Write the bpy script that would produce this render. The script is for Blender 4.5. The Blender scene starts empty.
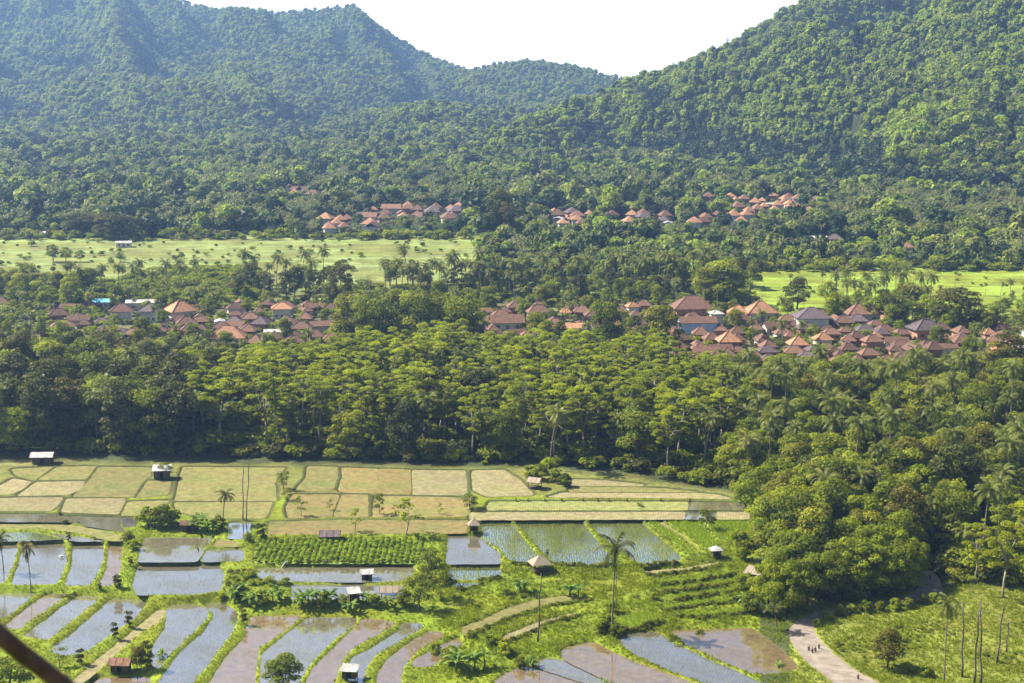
import bpy, bmesh, math, random
import numpy as np
from mathutils import Vector, Matrix
from mathutils.kdtree import KDTree

R = math.radians
S = bpy.context.scene
C = S.collection
# ------------------------------------------------------------------ camera, sky, sun, exposure
F_PX = 1624.0
H_CAM = 125.0
HORIZON_ROW = 60.0
TH = math.atan((341.5 - HORIZON_ROW) / F_PX)
cam_d = bpy.data.cameras.new('camera')
cam = bpy.data.objects.new('camera', cam_d)
C.objects.link(cam)
cam.location = (0, 0, H_CAM)
cam.rotation_euler = (math.pi / 2 - TH, 0, 0)
cam_d.sensor_width = 36
cam_d.lens = F_PX / 1024 * 36
cam_d.clip_start = 0.1
cam_d.clip_end = 20000
cam_d.dof.use_dof = True
cam_d.dof.focus_distance = 600
cam_d.dof.aperture_fstop = 5.0
S.camera = cam

SUN_EL, SUN_AZ = 47.0, -73.0          # azimuth from +Y (away from the camera), negative = left
w = bpy.data.worlds.new('World')
S.world = w
w.use_nodes = True
nt = w.node_tree
bg = nt.nodes['Background']
sky = nt.nodes.new('ShaderNodeTexSky')
sky.sky_type = 'NISHITA'
sky.sun_disc = False
sky.sun_elevation = R(SUN_EL)
sky.sun_rotation = R(SUN_AZ)
sky.altitude = 0
sky.air_density = 0.7
sky.dust_density = 2.2
nt.links.new(sky.outputs[0], bg.inputs[0])
bg.inputs[1].default_value = 0.055
# white mixed into the low sky, added to brighten it and the water reflections
tcw = nt.nodes.new('ShaderNodeTexCoord'); sx = nt.nodes.new('ShaderNodeSeparateXYZ')
mrw = nt.nodes.new('ShaderNodeMapRange'); mrw.interpolation_type = 'SMOOTHSTEP'
mrw.inputs['From Min'].default_value = 0.0; mrw.inputs['From Max'].default_value = 0.34
mrw.inputs['To Min'].default_value = 0.95; mrw.inputs['To Max'].default_value = 0.0
mxw = nt.nodes.new('ShaderNodeMixRGB'); mxw.inputs[2].default_value = (12.6, 13.2, 14.0, 1)
nt.links.new(tcw.outputs['Generated'], sx.inputs[0]); nt.links.new(sx.outputs['Z'], mrw.inputs['Value'])
nt.links.new(mrw.outputs[0], mxw.inputs[0]); nt.links.new(sky.outputs[0], mxw.inputs[1]); nt.links.new(mxw.outputs[0], bg.inputs[0])

sun_d = bpy.data.lights.new('sun', 'SUN')
sun_d.energy = 5.0
sun_d.angle = R(0.5)
sun_d.color = (1.0, 0.92, 0.77)
sun = bpy.data.objects.new('sun', sun_d)
C.objects.link(sun)
_to = Vector((math.sin(R(SUN_AZ)) * math.cos(R(SUN_EL)), math.cos(R(SUN_AZ)) * math.cos(R(SUN_EL)), math.sin(R(SUN_EL))))
sun.rotation_euler = _to.to_track_quat('Z', 'Y').to_euler()
S.view_settings.view_transform = 'Standard'
S.view_settings.look = 'None'
S.view_settings.exposure = 1.55
S.view_settings.gamma = 1
S.cycles.max_bounces = 6
S.cycles.diffuse_bounces = 2
S.cycles.glossy_bounces = 2
S.cycles.transmission_bounces = 3
S.cycles.transparent_max_bounces = 4
S.cycles.volume_bounces = 0
S.cycles.caustics_reflective = False
S.cycles.caustics_refractive = False
S.cycles.use_denoising = True

rng = np.random.default_rng(7)
random.seed(7)

# ------------------------------------------------------------------ noise
def _hash(ix, iy, seed):
    n = (ix.astype(np.int64) * 374761393 + iy.astype(np.int64) * 668265263 + seed * 1442695041) & 0x7fffffff
    n = ((n ^ (n >> 13)) * 1274126177) & 0x7fffffff
    n = (n ^ (n >> 16)) & 0xffffff
    return n / float(0xffffff)

def vnoise(x, y, seed=0):
    x = np.asarray(x, float); y = np.asarray(y, float)
    ix = np.floor(x); iy = np.floor(y)
    fx = x - ix; fy = y - iy
    fx = fx * fx * (3 - 2 * fx); fy = fy * fy * (3 - 2 * fy)
    a = _hash(ix, iy, seed); b = _hash(ix + 1, iy, seed)
    c = _hash(ix, iy + 1, seed); d = _hash(ix + 1, iy + 1, seed)
    return (a + (b - a) * fx) * (1 - fy) + (c + (d - c) * fx) * fy

def fbm(x, y, seed=0, octv=4):
    r = 0; a = 0.5; t = 0
    for k in range(octv):
        r = r + a * vnoise(x * 2 ** k + 13.7 * k, y * 2 ** k - 7.1 * k, seed + k); t += a; a *= 0.5
    return r / t * 2 - 1

def ridged(x, y, seed=0, octv=4):
    r = 0; a = 0.5; t = 0
    for k in range(octv):
        n = 1 - np.abs(2 * vnoise(x * 2 ** k + 5.3 * k, y * 2 ** k + 9.2 * k, seed + k) - 1)
        r = r + a * n * n; t += a; a *= 0.5
    return r / t

# ------------------------------------------------------------------ camera geometry helpers
CT, ST = math.cos(TH), math.sin(TH)

def ray(px, py):
    a = (px - 512.0) / F_PX; b = (341.5 - py) / F_PX
    return np.array([a, CT + b * ST, -ST + b * CT])

def to_px(x, y, z):
    dz = z - H_CAM
    dep = y * CT - dz * ST
    v = y * ST + dz * CT
    return 512 + F_PX * x / dep, 341.5 - F_PX * v / dep

def sm(a, b, t):
    t = np.clip((t - a) / (b - a), 0, 1)
    return t * t * (3 - 2 * t)

# ------------------------------------------------------------------ terrain
VY = np.array([-400, 0, 120, 230, 330, 508, 600, 780, 900, 1050, 1200, 1400, 1700, 2200, 3000, 4500, 7000.])
VZ = np.array([150, 121.5, 62, 6, -6, 3, 4, 7, 9.5, 12, 13, 14, 15, 18, 26, 30, 20.])

def ridge_part(d, D, crest, front, back=0.35):
    t = D - d
    return np.where(t >= 0, crest - front * t, crest + back * t)

def rows_to_z(row, D):
    return H_CAM + D * np.tan(np.arctan((341.5 - row) / F_PX) - TH)

RIDGES = [
    # px table, row table, distance table, front grade, tree height
    ([-700, -300, 0, 100, 180, 215, 250, 290, 330, 350, 375, 410, 450, 520, 620, 720], [-30, -45, -22, -12, 2, 9, 12, 13, 9, 6, 26, 48, 66, 92, 140, 200], 4300, 0.15),
    ([250, 350, 420, 480, 520, 570, 610, 635, 680, 760], [170, 110, 76, 70, 61, 68, 77, 84, 100, 140], 3800, 0.09),
    ([60, 150, 230, 330, 420, 500, 600, 700], [225, 196, 158, 120, 104, 112, 140, 180], 2650, 0.11),
    ([380, 430, 480, 520, 560, 600, 640, 680, 720, 760, 800, 860, 950, 1100, 1300, 1700], [205, 182, 150, 124, 112, 96, 79, 69, 52, 30, 6, -34, -70, -110, -150, -170], 2150, 0.235),
    ([780, 830, 880, 930, 980, 1030, 1150, 1400, 1700], [235, 215, 192, 168, 140, 112, 70, 40, 20], 1600, 0.26),
]

def hterrain(x, y):
    x = np.asarray(x, float); y = np.asarray(y, float)
    base = np.interp(y, VY, VZ)
    if np.max(y) < 950: return base
    px = 512 + F_PX / CT * x / np.maximum(y, 60)
    k = 9.0
    amp = sm(1050, 1900, y)
    base = base + amp * 6 * fbm(x / 260, y / 260, 3)
    acc = np.exp(np.clip(base / k, -50, 60))
    for i, (tx, tr, D, fr) in enumerate(RIDGES):
        tt = sm(0, 700, D - y)
        pw = px + tt * (60 * fbm(x / 240, y / 240, 130 + i) - [0, 0, 0, 0, 0][i])
        wd_ = 14 + 60 * tt
        row = sum(np.interp(pw + q * wd_, tx, tr) for q in (-1, -.5, 0, .5, 1)) / 5
        DD = D + 120 * np.sin(x / 310.0 + i * 2.1) * (0.4 if i < 2 else 1) + (px - 800) * (0.9 if i == 3 else 0)
        zc = rows_to_z(row, DD)
        g = fr * (1 + 0.25 * fbm(x / 500, y / 500, 40 + i))
        z = ridge_part(y, DD, zc, g)
        out = 160 * (1 - sm(tx[0] - 60, tx[0] + 70, px)) + 160 * sm(tx[-1] - 70, tx[-1] + 60, px)
        t = np.clip((DD - y) / 900, 0, 1)
        # spurs and gullies running down the front of the ridge
        wx = x + [.30, .2, .25, .50, .6][i] * (y - D) + 55 * fbm(x / 220, y / 260, 70 + i)
        wl = [320, 240, 220, 235, 180][i]
        spur = ridged(wx / wl, (y - D) / 900, 20 + i * 5, 2) - 0.62
        spur2 = ridged((x + .8 * (y - D) + 45 * fbm(x / 120, y / 120, 150 + i)) / 150, (y - D + .3 * x) / 230, 50 + i * 5, 2) - 0.6
        hump = fbm(x / 75, y / 75, 90 + i, 3)
        a = sm(0, 0.22, t) * (1 - 0.5 * sm(0.5, 1.1, t)) * sm(0, 50, z - base + 25)
        z = z + a * (spur * [210, 80, 70, 230, 70][i] + spur2 * [100, 55, 60, 105, 55][i] + hump * 20) - out
        z = np.minimum(z, rows_to_z(np.interp(px, tx, tr), DD) - 0.035 * np.abs(DD - y) + 3)
        acc = acc + np.exp(np.clip((z - 3) / k, -50, 60))
    far = k * np.log(acc)
    h = np.where(y > 950, base * (1 - sm(1000, 1300, y)) + far * sm(1000, 1300, y), base)
    return h

def pix(px, py, lo=300.0, hi=5000.0, h=hterrain):
    """point of the terrain seen at a pixel"""
    r = ray(px, py)
    for n_ in (160, 60, 60):
        ys = np.linspace(lo, hi, n_)
        t = ys / r[1]
        z = H_CAM + t * r[2]
        g = h(t * r[0], ys)
        i = int(np.argmax(z <= g))
        if z[i] > g[i]: i = len(ys) - 1
        lo, hi = ys[max(i - 1, 0)], ys[i]
        if hi - lo < .02: break
    return float(t[i] * r[0]), float(ys[i]), float(g[i])

# ------------------------------------------------------------------ materials
def newmat(name):
    m = bpy.data.materials.new(name); m.use_nodes = True
    m.node_tree.nodes.clear()
    return m, m.node_tree

def N(nt, t, **kw):
    n = nt.nodes.new(t)
    for k, v in kw.items():
        setattr(n, k, v)
    return n

def hsv(c, h=0.5, s=1, v=1): return c

def leaf_mat(name, cols, trans=0.35, spread=0.25, rough=0.55):
    """cols: list of colours that the object's own random number picks from"""
    m, t = newmat(name)
    out = N(t, 'ShaderNodeOutputMaterial')
    oi = N(t, 'ShaderNodeObjectInfo')
    ramp = N(t, 'ShaderNodeValToRGB')
    e = ramp.color_ramp.elements
    e[0].position = 0; e[0].color = (*cols[0], 1); e[1].position = 1; e[1].color = (*cols[-1], 1)
    for i, c in enumerate(cols[1:-1]):
        x = e.new((i + 1) / (len(cols) - 1)); x.color = (*c, 1)
    t.links.new(oi.outputs['Random'], ramp.inputs[0])
    at = N(t, 'ShaderNodeAttribute', attribute_name='v')
    mr = N(t, 'ShaderNodeMapRange'); mr.inputs['To Min'].default_value = 1 - spread; mr.inputs['To Max'].default_value = 1 + spread
    t.links.new(at.outputs['Fac'], mr.inputs['Value'])
    hs = N(t, 'ShaderNodeHueSaturation')
    t.links.new(mr.outputs[0], hs.inputs['Value'])
    m2 = N(t, 'ShaderNodeMapRange'); m2.inputs['To Min'].default_value = 0.485; m2.inputs['To Max'].default_value = 0.515
    ma = N(t, 'ShaderNodeMath', operation='FRACT')
    mm = N(t, 'ShaderNodeMath', operation='MULTIPLY'); mm.inputs[1].default_value = 7.31
    t.links.new(at.outputs['Fac'], mm.inputs[0]); t.links.new(mm.outputs[0], ma.inputs[0]); t.links.new(ma.outputs[0], m2.inputs['Value'])
    t.links.new(m2.outputs[0], hs.inputs['Hue'])
    t.links.new(ramp.outputs[0], hs.inputs['Color'])
    p = N(t, 'ShaderNodeBsdfPrincipled')
    p.inputs['Roughness'].default_value = rough
    p.inputs['Specular IOR Level'].default_value = 0.12
    t.links.new(hs.outputs[0], p.inputs['Base Color'])
    tr = N(t, 'ShaderNodeBsdfTranslucent')
    g = N(t, 'ShaderNodeMixRGB', blend_type='MULTIPLY'); g.inputs[0].default_value = 1
    g.inputs[2].default_value = (1.25, 1.35, 0.55, 1)
    t.links.new(hs.outputs[0], g.inputs[1]); t.links.new(g.outputs[0], tr.inputs[0])
    mx = N(t, 'ShaderNodeMixShader'); mx.inputs[0].default_value = trans
    t.links.new(p.outputs[0], mx.inputs[1]); t.links.new(tr.outputs[0], mx.inputs[2])
    t.links.new(mx.outputs[0], out.inputs[0])
    return m

def noise_mat(name, c1, c2, scale=3.0, rough=0.9, detail=4, c3=None, rnd=0.0, spec=0.3, stretch=None, bump=0.0, metal=0):
    m, t = newmat(name)
    out = N(t, 'ShaderNodeOutputMaterial')
    tc = N(t, 'ShaderNodeTexCoord')
    mp = N(t, 'ShaderNodeMapping')
    if stretch: mp.inputs['Scale'].default_value = stretch
    t.links.new(tc.outputs['Object'], mp.inputs[0])
    n = N(t, 'ShaderNodeTexNoise'); n.inputs['Scale'].default_value = scale; n.inputs['Detail'].default_value = detail
    t.links.new(mp.outputs[0], n.inputs['Vector'])
    r = N(t, 'ShaderNodeValToRGB')
    e = r.color_ramp.elements
    e[0].position = 0.35; e[0].color = (*c1, 1); e[1].position = 0.65; e[1].color = (*c2, 1)
    if c3: x = e.new(0.85); x.color = (*c3, 1)
    t.links.new(n.outputs['Fac'], r.inputs[0])
    last = r.outputs[0]
    if rnd:
        oi = N(t, 'ShaderNodeObjectInfo'); mr = N(t, 'ShaderNodeMapRange')
        mr.inputs['To Min'].default_value = 1 - rnd; mr.inputs['To Max'].default_value = 1 + rnd
        hs = N(t, 'ShaderNodeHueSaturation')
        t.links.new(oi.outputs['Random'], mr.inputs['Value']); t.links.new(mr.outputs[0], hs.inputs['Value'])
        t.links.new(last, hs.inputs['Color']); last = hs.outputs[0]
    p = N(t, 'ShaderNodeBsdfPrincipled')
    p.inputs['Roughness'].default_value = rough
    p.inputs['Specular IOR Level'].default_value = spec
    p.inputs['Metallic'].default_value = metal
    t.links.new(last, p.inputs['Base Color'])
    if bump:
        b = N(t, 'ShaderNodeBump'); b.inputs['Strength'].default_value = bump; b.inputs['Distance'].default_value = 0.1
        t.links.new(n.outputs['Fac'], b.inputs['Height']); t.links.new(b.outputs[0], p.inputs['Normal'])
    t.links.new(p.outputs[0], out.inputs[0])
    return m

def paddy_mat(name, mud, plant, cover, wet, rough0, rough1, row_angle=20, rnd=0.15, patch=None, patch_amt=0.0):
    """flooded or dry paddy: mud and seedlings planted in rows under shallow water"""
    m, t = newmat(name)
    out = N(t, 'ShaderNodeOutputMaterial')
    tc = N(t, 'ShaderNodeTexCoord')
    mp = N(t, 'ShaderNodeMapping'); mp.inputs['Rotation'].default_value = (0, 0, R(row_angle))
    t.links.new(tc.outputs['Object'], mp.inputs[0])
    wv = N(t, 'ShaderNodeTexWave', wave_type='BANDS', bands_direction='X'); wv.inputs['Scale'].default_value = 0.42
    wv.inputs['Distortion'].default_value = 2.2; wv.inputs['Detail'].default_value = 3; wv.inputs['Detail Scale'].default_value = 0.6
    t.links.new(mp.outputs[0], wv.inputs['Vector'])
    wy = N(t, 'ShaderNodeTexNoise'); wy.inputs['Scale'].default_value = 1.7; wy.inputs['Detail'].default_value = 3
    t.links.new(mp.outputs[0], wy.inputs['Vector'])
    big = N(t, 'ShaderNodeTexNoise'); big.inputs['Scale'].default_value = 0.09; big.inputs['Detail'].default_value = 5; big.inputs['Roughness'].default_value = 0.6
    t.links.new(tc.outputs['Object'], big.inputs['Vector'])
    # seedling mask
    a = N(t, 'ShaderNodeMath', operation='MULTIPLY'); t.links.new(wv.outputs['Fac'], a.inputs[0]); t.links.new(wy.outputs['Fac'], a.inputs[1])
    b = N(t, 'ShaderNodeMath', operation='ADD'); t.links.new(a.outputs[0], b.inputs[0])
    bb = N(t, 'ShaderNodeMapRange'); bb.inputs['From Min'].default_value = 0.38; bb.inputs['From Max'].default_value = 0.62
    bb.inputs['To Min'].default_value = -0.28; bb.inputs['To Max'].default_value = 0.28
    t.links.new(big.outputs['Fac'], bb.inputs['Value']); t.links.new(bb.outputs[0], b.inputs[1])
    c = N(t, 'ShaderNodeMapRange'); c.inputs['From Min'].default_value = 0.5 - cover * 0.5 - 0.3; c.inputs['From Max'].default_value = 0.5 - cover * 0.5 + 0.3
    t.links.new(b.outputs[0], c.inputs['Value'])
    mix = N(t, 'ShaderNodeMixRGB'); mix.inputs[1].default_value = (*mud, 1); mix.inputs[2].default_value = (*plant, 1)
    t.links.new(c.outputs[0], mix.inputs[0])
    n3 = N(t, 'ShaderNodeTexNoise'); n3.inputs['Scale'].default_value = 0.5; n3.inputs['Detail'].default_value = 6; n3.inputs['Roughness'].default_value = 0.7
    t.links.new(tc.outputs['Object'], n3.inputs['Vector'])
    mr = N(t, 'ShaderNodeMapRange'); mr.inputs['From Min'].default_value = .3; mr.inputs['From Max'].default_value = .7; mr.inputs['To Min'].default_value = 0.58; mr.inputs['To Max'].default_value = 1.42
    t.links.new(n3.outputs['Fac'], mr.inputs['Value'])
    oi = N(t, 'ShaderNodeObjectInfo'); mo = N(t, 'ShaderNodeMapRange'); mo.inputs['To Min'].default_value = 1 - rnd; mo.inputs['To Max'].default_value = 1 + rnd
    t.links.new(oi.outputs['Random'], mo.inputs['Value'])
    mv = N(t, 'ShaderNodeMath', operation='MULTIPLY'); t.links.new(mr.outputs[0], mv.inputs[0]); t.links.new(mo.outputs[0], mv.inputs[1])
    hs = N(t, 'ShaderNodeHueSaturation'); t.links.new(mv.outputs[0], hs.inputs['Value'])
    src = mix.outputs[0]
    if patch:
        pm = N(t, 'ShaderNodeMixRGB'); pm.inputs[2].default_value = (*patch, 1)
        pr = N(t, 'ShaderNodeMapRange'); pr.inputs['From Min'].default_value = .48; pr.inputs['From Max'].default_value = .6; pr.inputs['To Max'].default_value = patch_amt
        t.links.new(big.outputs['Fac'], pr.inputs['Value']); t.links.new(pr.outputs[0], pm.inputs[0]); t.links.new(src, pm.inputs[1]); src = pm.outputs[0]
    t.links.new(src, hs.inputs['Color'])
    p = N(t, 'ShaderNodeBsdfPrincipled')
    t.links.new(hs.outputs[0], p.inputs['Base Color'])
    p.inputs['Specular IOR Level'].default_value = 0.3
    p.inputs['Roughness'].default_value = 0.95
    if wet > 0:
        # a film of water over the mud, pierced by the seedlings
        gl = N(t, 'ShaderNodeBsdfGlossy'); gl.distribution = 'GGX'
        gl.inputs['Color'].default_value = (1, 1, 1, 1)
        rr = N(t, 'ShaderNodeMapRange'); rr.inputs['To Min'].default_value = rough0; rr.inputs['To Max'].default_value = rough1
        t.links.new(n3.outputs['Fac'], rr.inputs['Value']); t.links.new(rr.outputs[0], gl.inputs['Roughness'])
        bp = N(t, 'ShaderNodeBump'); bp.inputs['Strength'].default_value = 0.12; bp.inputs['Distance'].default_value = 0.02
        rip = N(t, 'ShaderNodeTexNoise'); rip.inputs['Scale'].default_value = 2.5
        t.links.new(tc.outputs['Object'], rip.inputs['Vector']); t.links.new(rip.outputs['Fac'], bp.inputs['Height'])
        t.links.new(bp.outputs[0], gl.inputs['Normal'])
        fr = N(t, 'ShaderNodeFresnel'); fr.inputs['IOR'].default_value = 1.45
        w1 = N(t, 'ShaderNodeMath', operation='MULTIPLY'); w1.inputs[1].default_value = wet
        inv = N(t, 'ShaderNodeMapRange'); inv.inputs['To Min'].default_value = 1.0; inv.inputs['To Max'].default_value = 0.62
        t.links.new(c.outputs[0], inv.inputs['Value'])
        w2 = N(t, 'ShaderNodeMath', operation='MULTIPLY', use_clamp=True)
        t.links.new(fr.outputs[0], w1.inputs[0]); t.links.new(w1.outputs[0], w2.inputs[0]); t.links.new(inv.outputs[0], w2.inputs[1])
        ms = N(t, 'ShaderNodeMixShader')
        t.links.new(w2.outputs[0], ms.inputs[0]); t.links.new(p.outputs[0], ms.inputs[1]); t.links.new(gl.outputs[0], ms.inputs[2])
        t.links.new(ms.outputs[0], out.inputs[0])
    else:
        t.links.new(p.outputs[0], out.inputs[0])
    return m

def ground_mat(name, bump=0.6):
    """base colour from the ground's own cover (attribute col), broken up by noise"""
    m, t = newmat(name)
    out = N(t, 'ShaderNodeOutputMaterial')
    at = N(t, 'ShaderNodeAttribute', attribute_name='col')
    tc = N(t, 'ShaderNodeTexCoord')
    n = N(t, 'ShaderNodeTexNoise'); n.inputs['Scale'].default_value = 0.55; n.inputs['Detail'].default_value = 8; n.inputs['Roughness'].default_value = 0.75
    t.links.new(tc.outputs['Object'], n.inputs['Vector'])
    n2 = N(t, 'ShaderNodeTexNoise'); n2.inputs['Scale'].default_value = 0.045; n2.inputs['Detail'].default_value = 5
    t.links.new(tc.outputs['Object'], n2.inputs['Vector'])
    mr = N(t, 'ShaderNodeMapRange'); mr.inputs['From Min'].default_value = .3; mr.inputs['From Max'].default_value = .7; mr.inputs['To Min'].default_value = .55; mr.inputs['To Max'].default_value = 1.45
    t.links.new(n.outputs['Fac'], mr.inputs['Value'])
    m2 = N(t, 'ShaderNodeMapRange'); m2.inputs['From Min'].default_value = .35; m2.inputs['From Max'].default_value = .65; m2.inputs['To Min'].default_value = .8; m2.inputs['To Max'].default_value = 1.2
    t.links.new(n2.outputs['Fac'], m2.inputs['Value'])
    mu = N(t, 'ShaderNodeMath', operation='MULTIPLY'); t.links.new(mr.outputs[0], mu.inputs[0]); t.links.new(m2.outputs[0], mu.inputs[1])
    hs = N(t, 'ShaderNodeHueSaturation'); t.links.new(mu.outputs[0], hs.inputs['Value']); t.links.new(at.outputs['Color'], hs.inputs['Color'])
    h = N(t, 'ShaderNodeMapRange'); h.inputs['From Min'].default_value = .3; h.inputs['From Max'].default_value = .7; h.inputs['To Min'].default_value = .48; h.inputs['To Max'].default_value = .515
    t.links.new(n2.outputs['Fac'], h.inputs['Value']); t.links.new(h.outputs[0], hs.inputs['Hue'])
    p = N(t, 'ShaderNodeBsdfPrincipled'); p.inputs['Roughness'].default_value = 0.95; p.inputs['Specular IOR Level'].default_value = 0.15
    t.links.new(hs.outputs[0], p.inputs['Base Color'])
    b = N(t, 'ShaderNodeBump'); b.inputs['Strength'].default_value = bump; b.inputs['Distance'].default_value = 0.6
    t.links.new(n.outputs['Fac'], b.inputs['Height']); t.links.new(b.outputs[0], p.inputs['Normal'])
    t.links.new(p.outputs[0], out.inputs[0])
    return m

M = {}
M['bark_pale'] = noise_mat('bark_pale', (.16, .14, .11), (.30, .27, .22), 1.5)
M['bark_dark'] = noise_mat('bark_dark', (.05, .04, .03), (.12, .095, .07), 1.5)
M['palm_bark'] = noise_mat('palm_bark', (.10, .085, .07), (.22, .19, .15), 2.5)
M['leaf_albizia'] = leaf_mat('leaf_albizia', [(0.185, 0.218, 0.010), (0.222, 0.256, 0.012), (0.253, 0.280, 0.013), (0.197, 0.230, 0.013)], 0.50, .35)
M['leaf_broad'] = leaf_mat('leaf_broad', [(0.099, 0.121, 0.010), (0.165, 0.191, 0.014), (0.119, 0.150, 0.011), (0.218, 0.243, 0.019), (0.158, 0.156, 0.017)], 0.45, .45)
M['leaf_dark'] = leaf_mat('leaf_dark', [(0.044, 0.055, 0.009), (0.074, 0.083, 0.013), (0.060, 0.069, 0.010), (0.120, 0.107, 0.014)], 0.30, .4)
M['leaf_palm'] = leaf_mat('leaf_palm', [(0.092, 0.110, 0.018), (0.135, 0.155, 0.028), (0.113, 0.132, 0.022), (0.167, 0.177, 0.040)], 0.40, .35, .4)
M['leaf_banana'] = leaf_mat('leaf_banana', [(0.115, 0.190, 0.030), (0.172, 0.253, 0.040), (0.138, 0.207, 0.030)], 0.45, .3, .4)
M['leaf_shrub'] = leaf_mat('leaf_shrub', [(0.125, 0.159, 0.010), (0.199, 0.236, 0.013), (0.159, 0.194, 0.011), (0.239, 0.271, 0.016)], 0.45, .4)
M['leaf_far'] = leaf_mat('leaf_far', [(0.065, 0.093, 0.023), (0.129, 0.168, 0.033), (0.083, 0.119, 0.030), (0.203, 0.244, 0.051), (0.112, 0.151, 0.043), (0.258, 0.287, 0.061), (0.092, 0.109, 0.043)], 0.35, .45)
M['palm_far'] = leaf_mat('palm_far', [(0.088, 0.108, 0.035), (0.150, 0.162, 0.060), (0.112, 0.132, 0.040), (0.188, 0.186, 0.080)], 0.35, .35, .4)
M['grass'] = leaf_mat('grass', [(0.151, 0.206, 0.009), (0.216, 0.265, 0.011), (0.110, 0.148, 0.009), (0.248, 0.286, 0.013), (0.184, 0.211, 0.013)], .4, .3)
M['rice'] = leaf_mat('rice', [(.17, .235, .012), (.22, .285, .015), (.19, .25, .014)], .4, .25)
M['crop'] = leaf_mat('crop', [(0.192, 0.263, 0.018), (0.252, 0.312, 0.025), (0.144, 0.200, 0.016)], .35, .3)
M['trunk_bare'] = noise_mat('trunk_bare', (.07, .06, .05), (.17, .145, .12), 1.2)

P = {}
P['W'] = paddy_mat('flooded_paddy', (0.150, 0.128, 0.086), (0.105, 0.097, 0.050), .5, .62, .04, .14, 20, .12)
P['M'] = paddy_mat('muddy_paddy', (.148, .10, .047), (.125, .09, .038), .3, .42, .03, .1, 24, .12)
P['G'] = paddy_mat('sprouting_paddy', (.155, .15, .10), (.14, .15, .05), .4, .85, .04, .16, -22, .1)
P['D'] = paddy_mat('stubble_field', (0.166, 0.142, 0.068), (0.219, 0.193, 0.099), .5, 0, 0, 0, 8, .12, (0.145, 0.145, 0.041), .5)
P['B'] = paddy_mat('dry_earth_field', (0.168, 0.127, 0.045), (0.144, 0.127, 0.038), .4, 0, 0, 0, 84, .08, (0.125, 0.131, 0.032), .6)
P['O'] = paddy_mat('harvested_field', (0.133, 0.124, 0.034), (0.176, 0.156, 0.056), .45, 0, 0, 0, 78, .12, (0.103, 0.124, 0.024), .7)
P['S'] = paddy_mat('straw_strip', (0.150, 0.157, 0.044), (0.194, 0.190, 0.068), .45, 0, 0, 0, 2, .1, (0.114, 0.152, 0.032), .6)
P['V'] = paddy_mat('vegetable_bed', (.13, .17, .03), (.2, .27, .035), .5, 0, 0, 0, 50, .1)
P['L'] = paddy_mat('lush_rice_terrace', (.15, .2, .03), (.2, .27, .03), .5, 0, 0, 0, 30, .1)
P['R'] = noise_mat('road_gravel', (.16, .132, .105), (.25, .212, .172), .45, .95, 9, c3=(.17, .15, .11), bump=.3)
P['A'] = paddy_mat('bright_water', (.17, .17, .18), (.13, .12, .08), .2, .8, .01, .05, 20, .1)

M['tile_brown'] = noise_mat('tile_brown', (.095, .05, .033), (.165, .088, .058), 1.2, .85, 5, rnd=.35)
M['tile_orange'] = noise_mat('tile_orange', (.24, .115, .06), (.33, .18, .10), .9, .8, 5, rnd=.15)
M['tile_dark'] = noise_mat('tile_dark', (.06, .045, .048), (.12, .09, .095), 1.2, .8, 5, rnd=.2)
M['roof_zinc'] = noise_mat('roof_zinc', (.25, .24, .23), (.42, .41, .40), .8, .5, 4, rnd=.1)
M['roof_blue'] = noise_mat('roof_blue', (.10, .35, .48), (.16, .45, .6), .8, .6, 4)
M['thatch'] = noise_mat('thatch', (.16, .125, .09), (.32, .27, .21), 3, .95, 5, stretch=(1, 1, 6), rnd=.15)
M['wall_white'] = noise_mat('wall_white', (.42, .40, .37), (.55, .53, .50), .6, .85, 4, rnd=.12)
M['wall_brick'] = noise_mat('wall_brick', (.24, .12, .08), (.36, .2, .14), 1.1, .9, 4, rnd=.2)
M['wall_blue'] = noise_mat('wall_blue', (.30, .42, .60), (.38, .5, .68), .5, .8, 4)
M['wood_dark'] = noise_mat('wood_dark', (.05, .035, .025), (.11, .08, .055), 3, .8)
M['opening'] = noise_mat('opening', (.02, .018, .016), (.035, .03, .028), 3, .5)
M['shutter'] = noise_mat('shutter', (.12, .07, .04), (.2, .12, .07), 3, .6)
M['bamboo'] = noise_mat('bamboo', (.28, .22, .13), (.4, .33, .2), 3, .7)
M['skin'] = noise_mat('skin', (.2, .11, .07), (.25, .14, .09), 3, .6)
M['cloth_dark'] = noise_mat('cloth_dark', (.02, .025, .04), (.04, .045, .07), 8, .9)
M['cloth_red'] = noise_mat('cloth_red', (.18, .03, .03), (.25, .05, .04), 8, .9)
M['cloth_grey'] = noise_mat('cloth_grey', (.12, .12, .13), (.2, .2, .21), 8, .9)
M['cloth_blue'] = noise_mat('cloth_blue', (.03, .06, .16), (.05, .09, .22), 8, .9)
M['hair'] = noise_mat('hair', (.01, .008, .007), (.02, .015, .012), 20, .5)
M['feather'] = noise_mat('feather', (.75, .75, .73), (.82, .82, .8), 20, .7)
M['ground'] = ground_mat('ground_cover')
M['rubber'] = noise_mat('rubber', (.015, .015, .015), (.03, .03, .03), 20, .8)
M['paint_dark'] = noise_mat('paint_dark', (.03, .03, .035), (.05, .05, .055), 3, .35, spec=.6)

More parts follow.
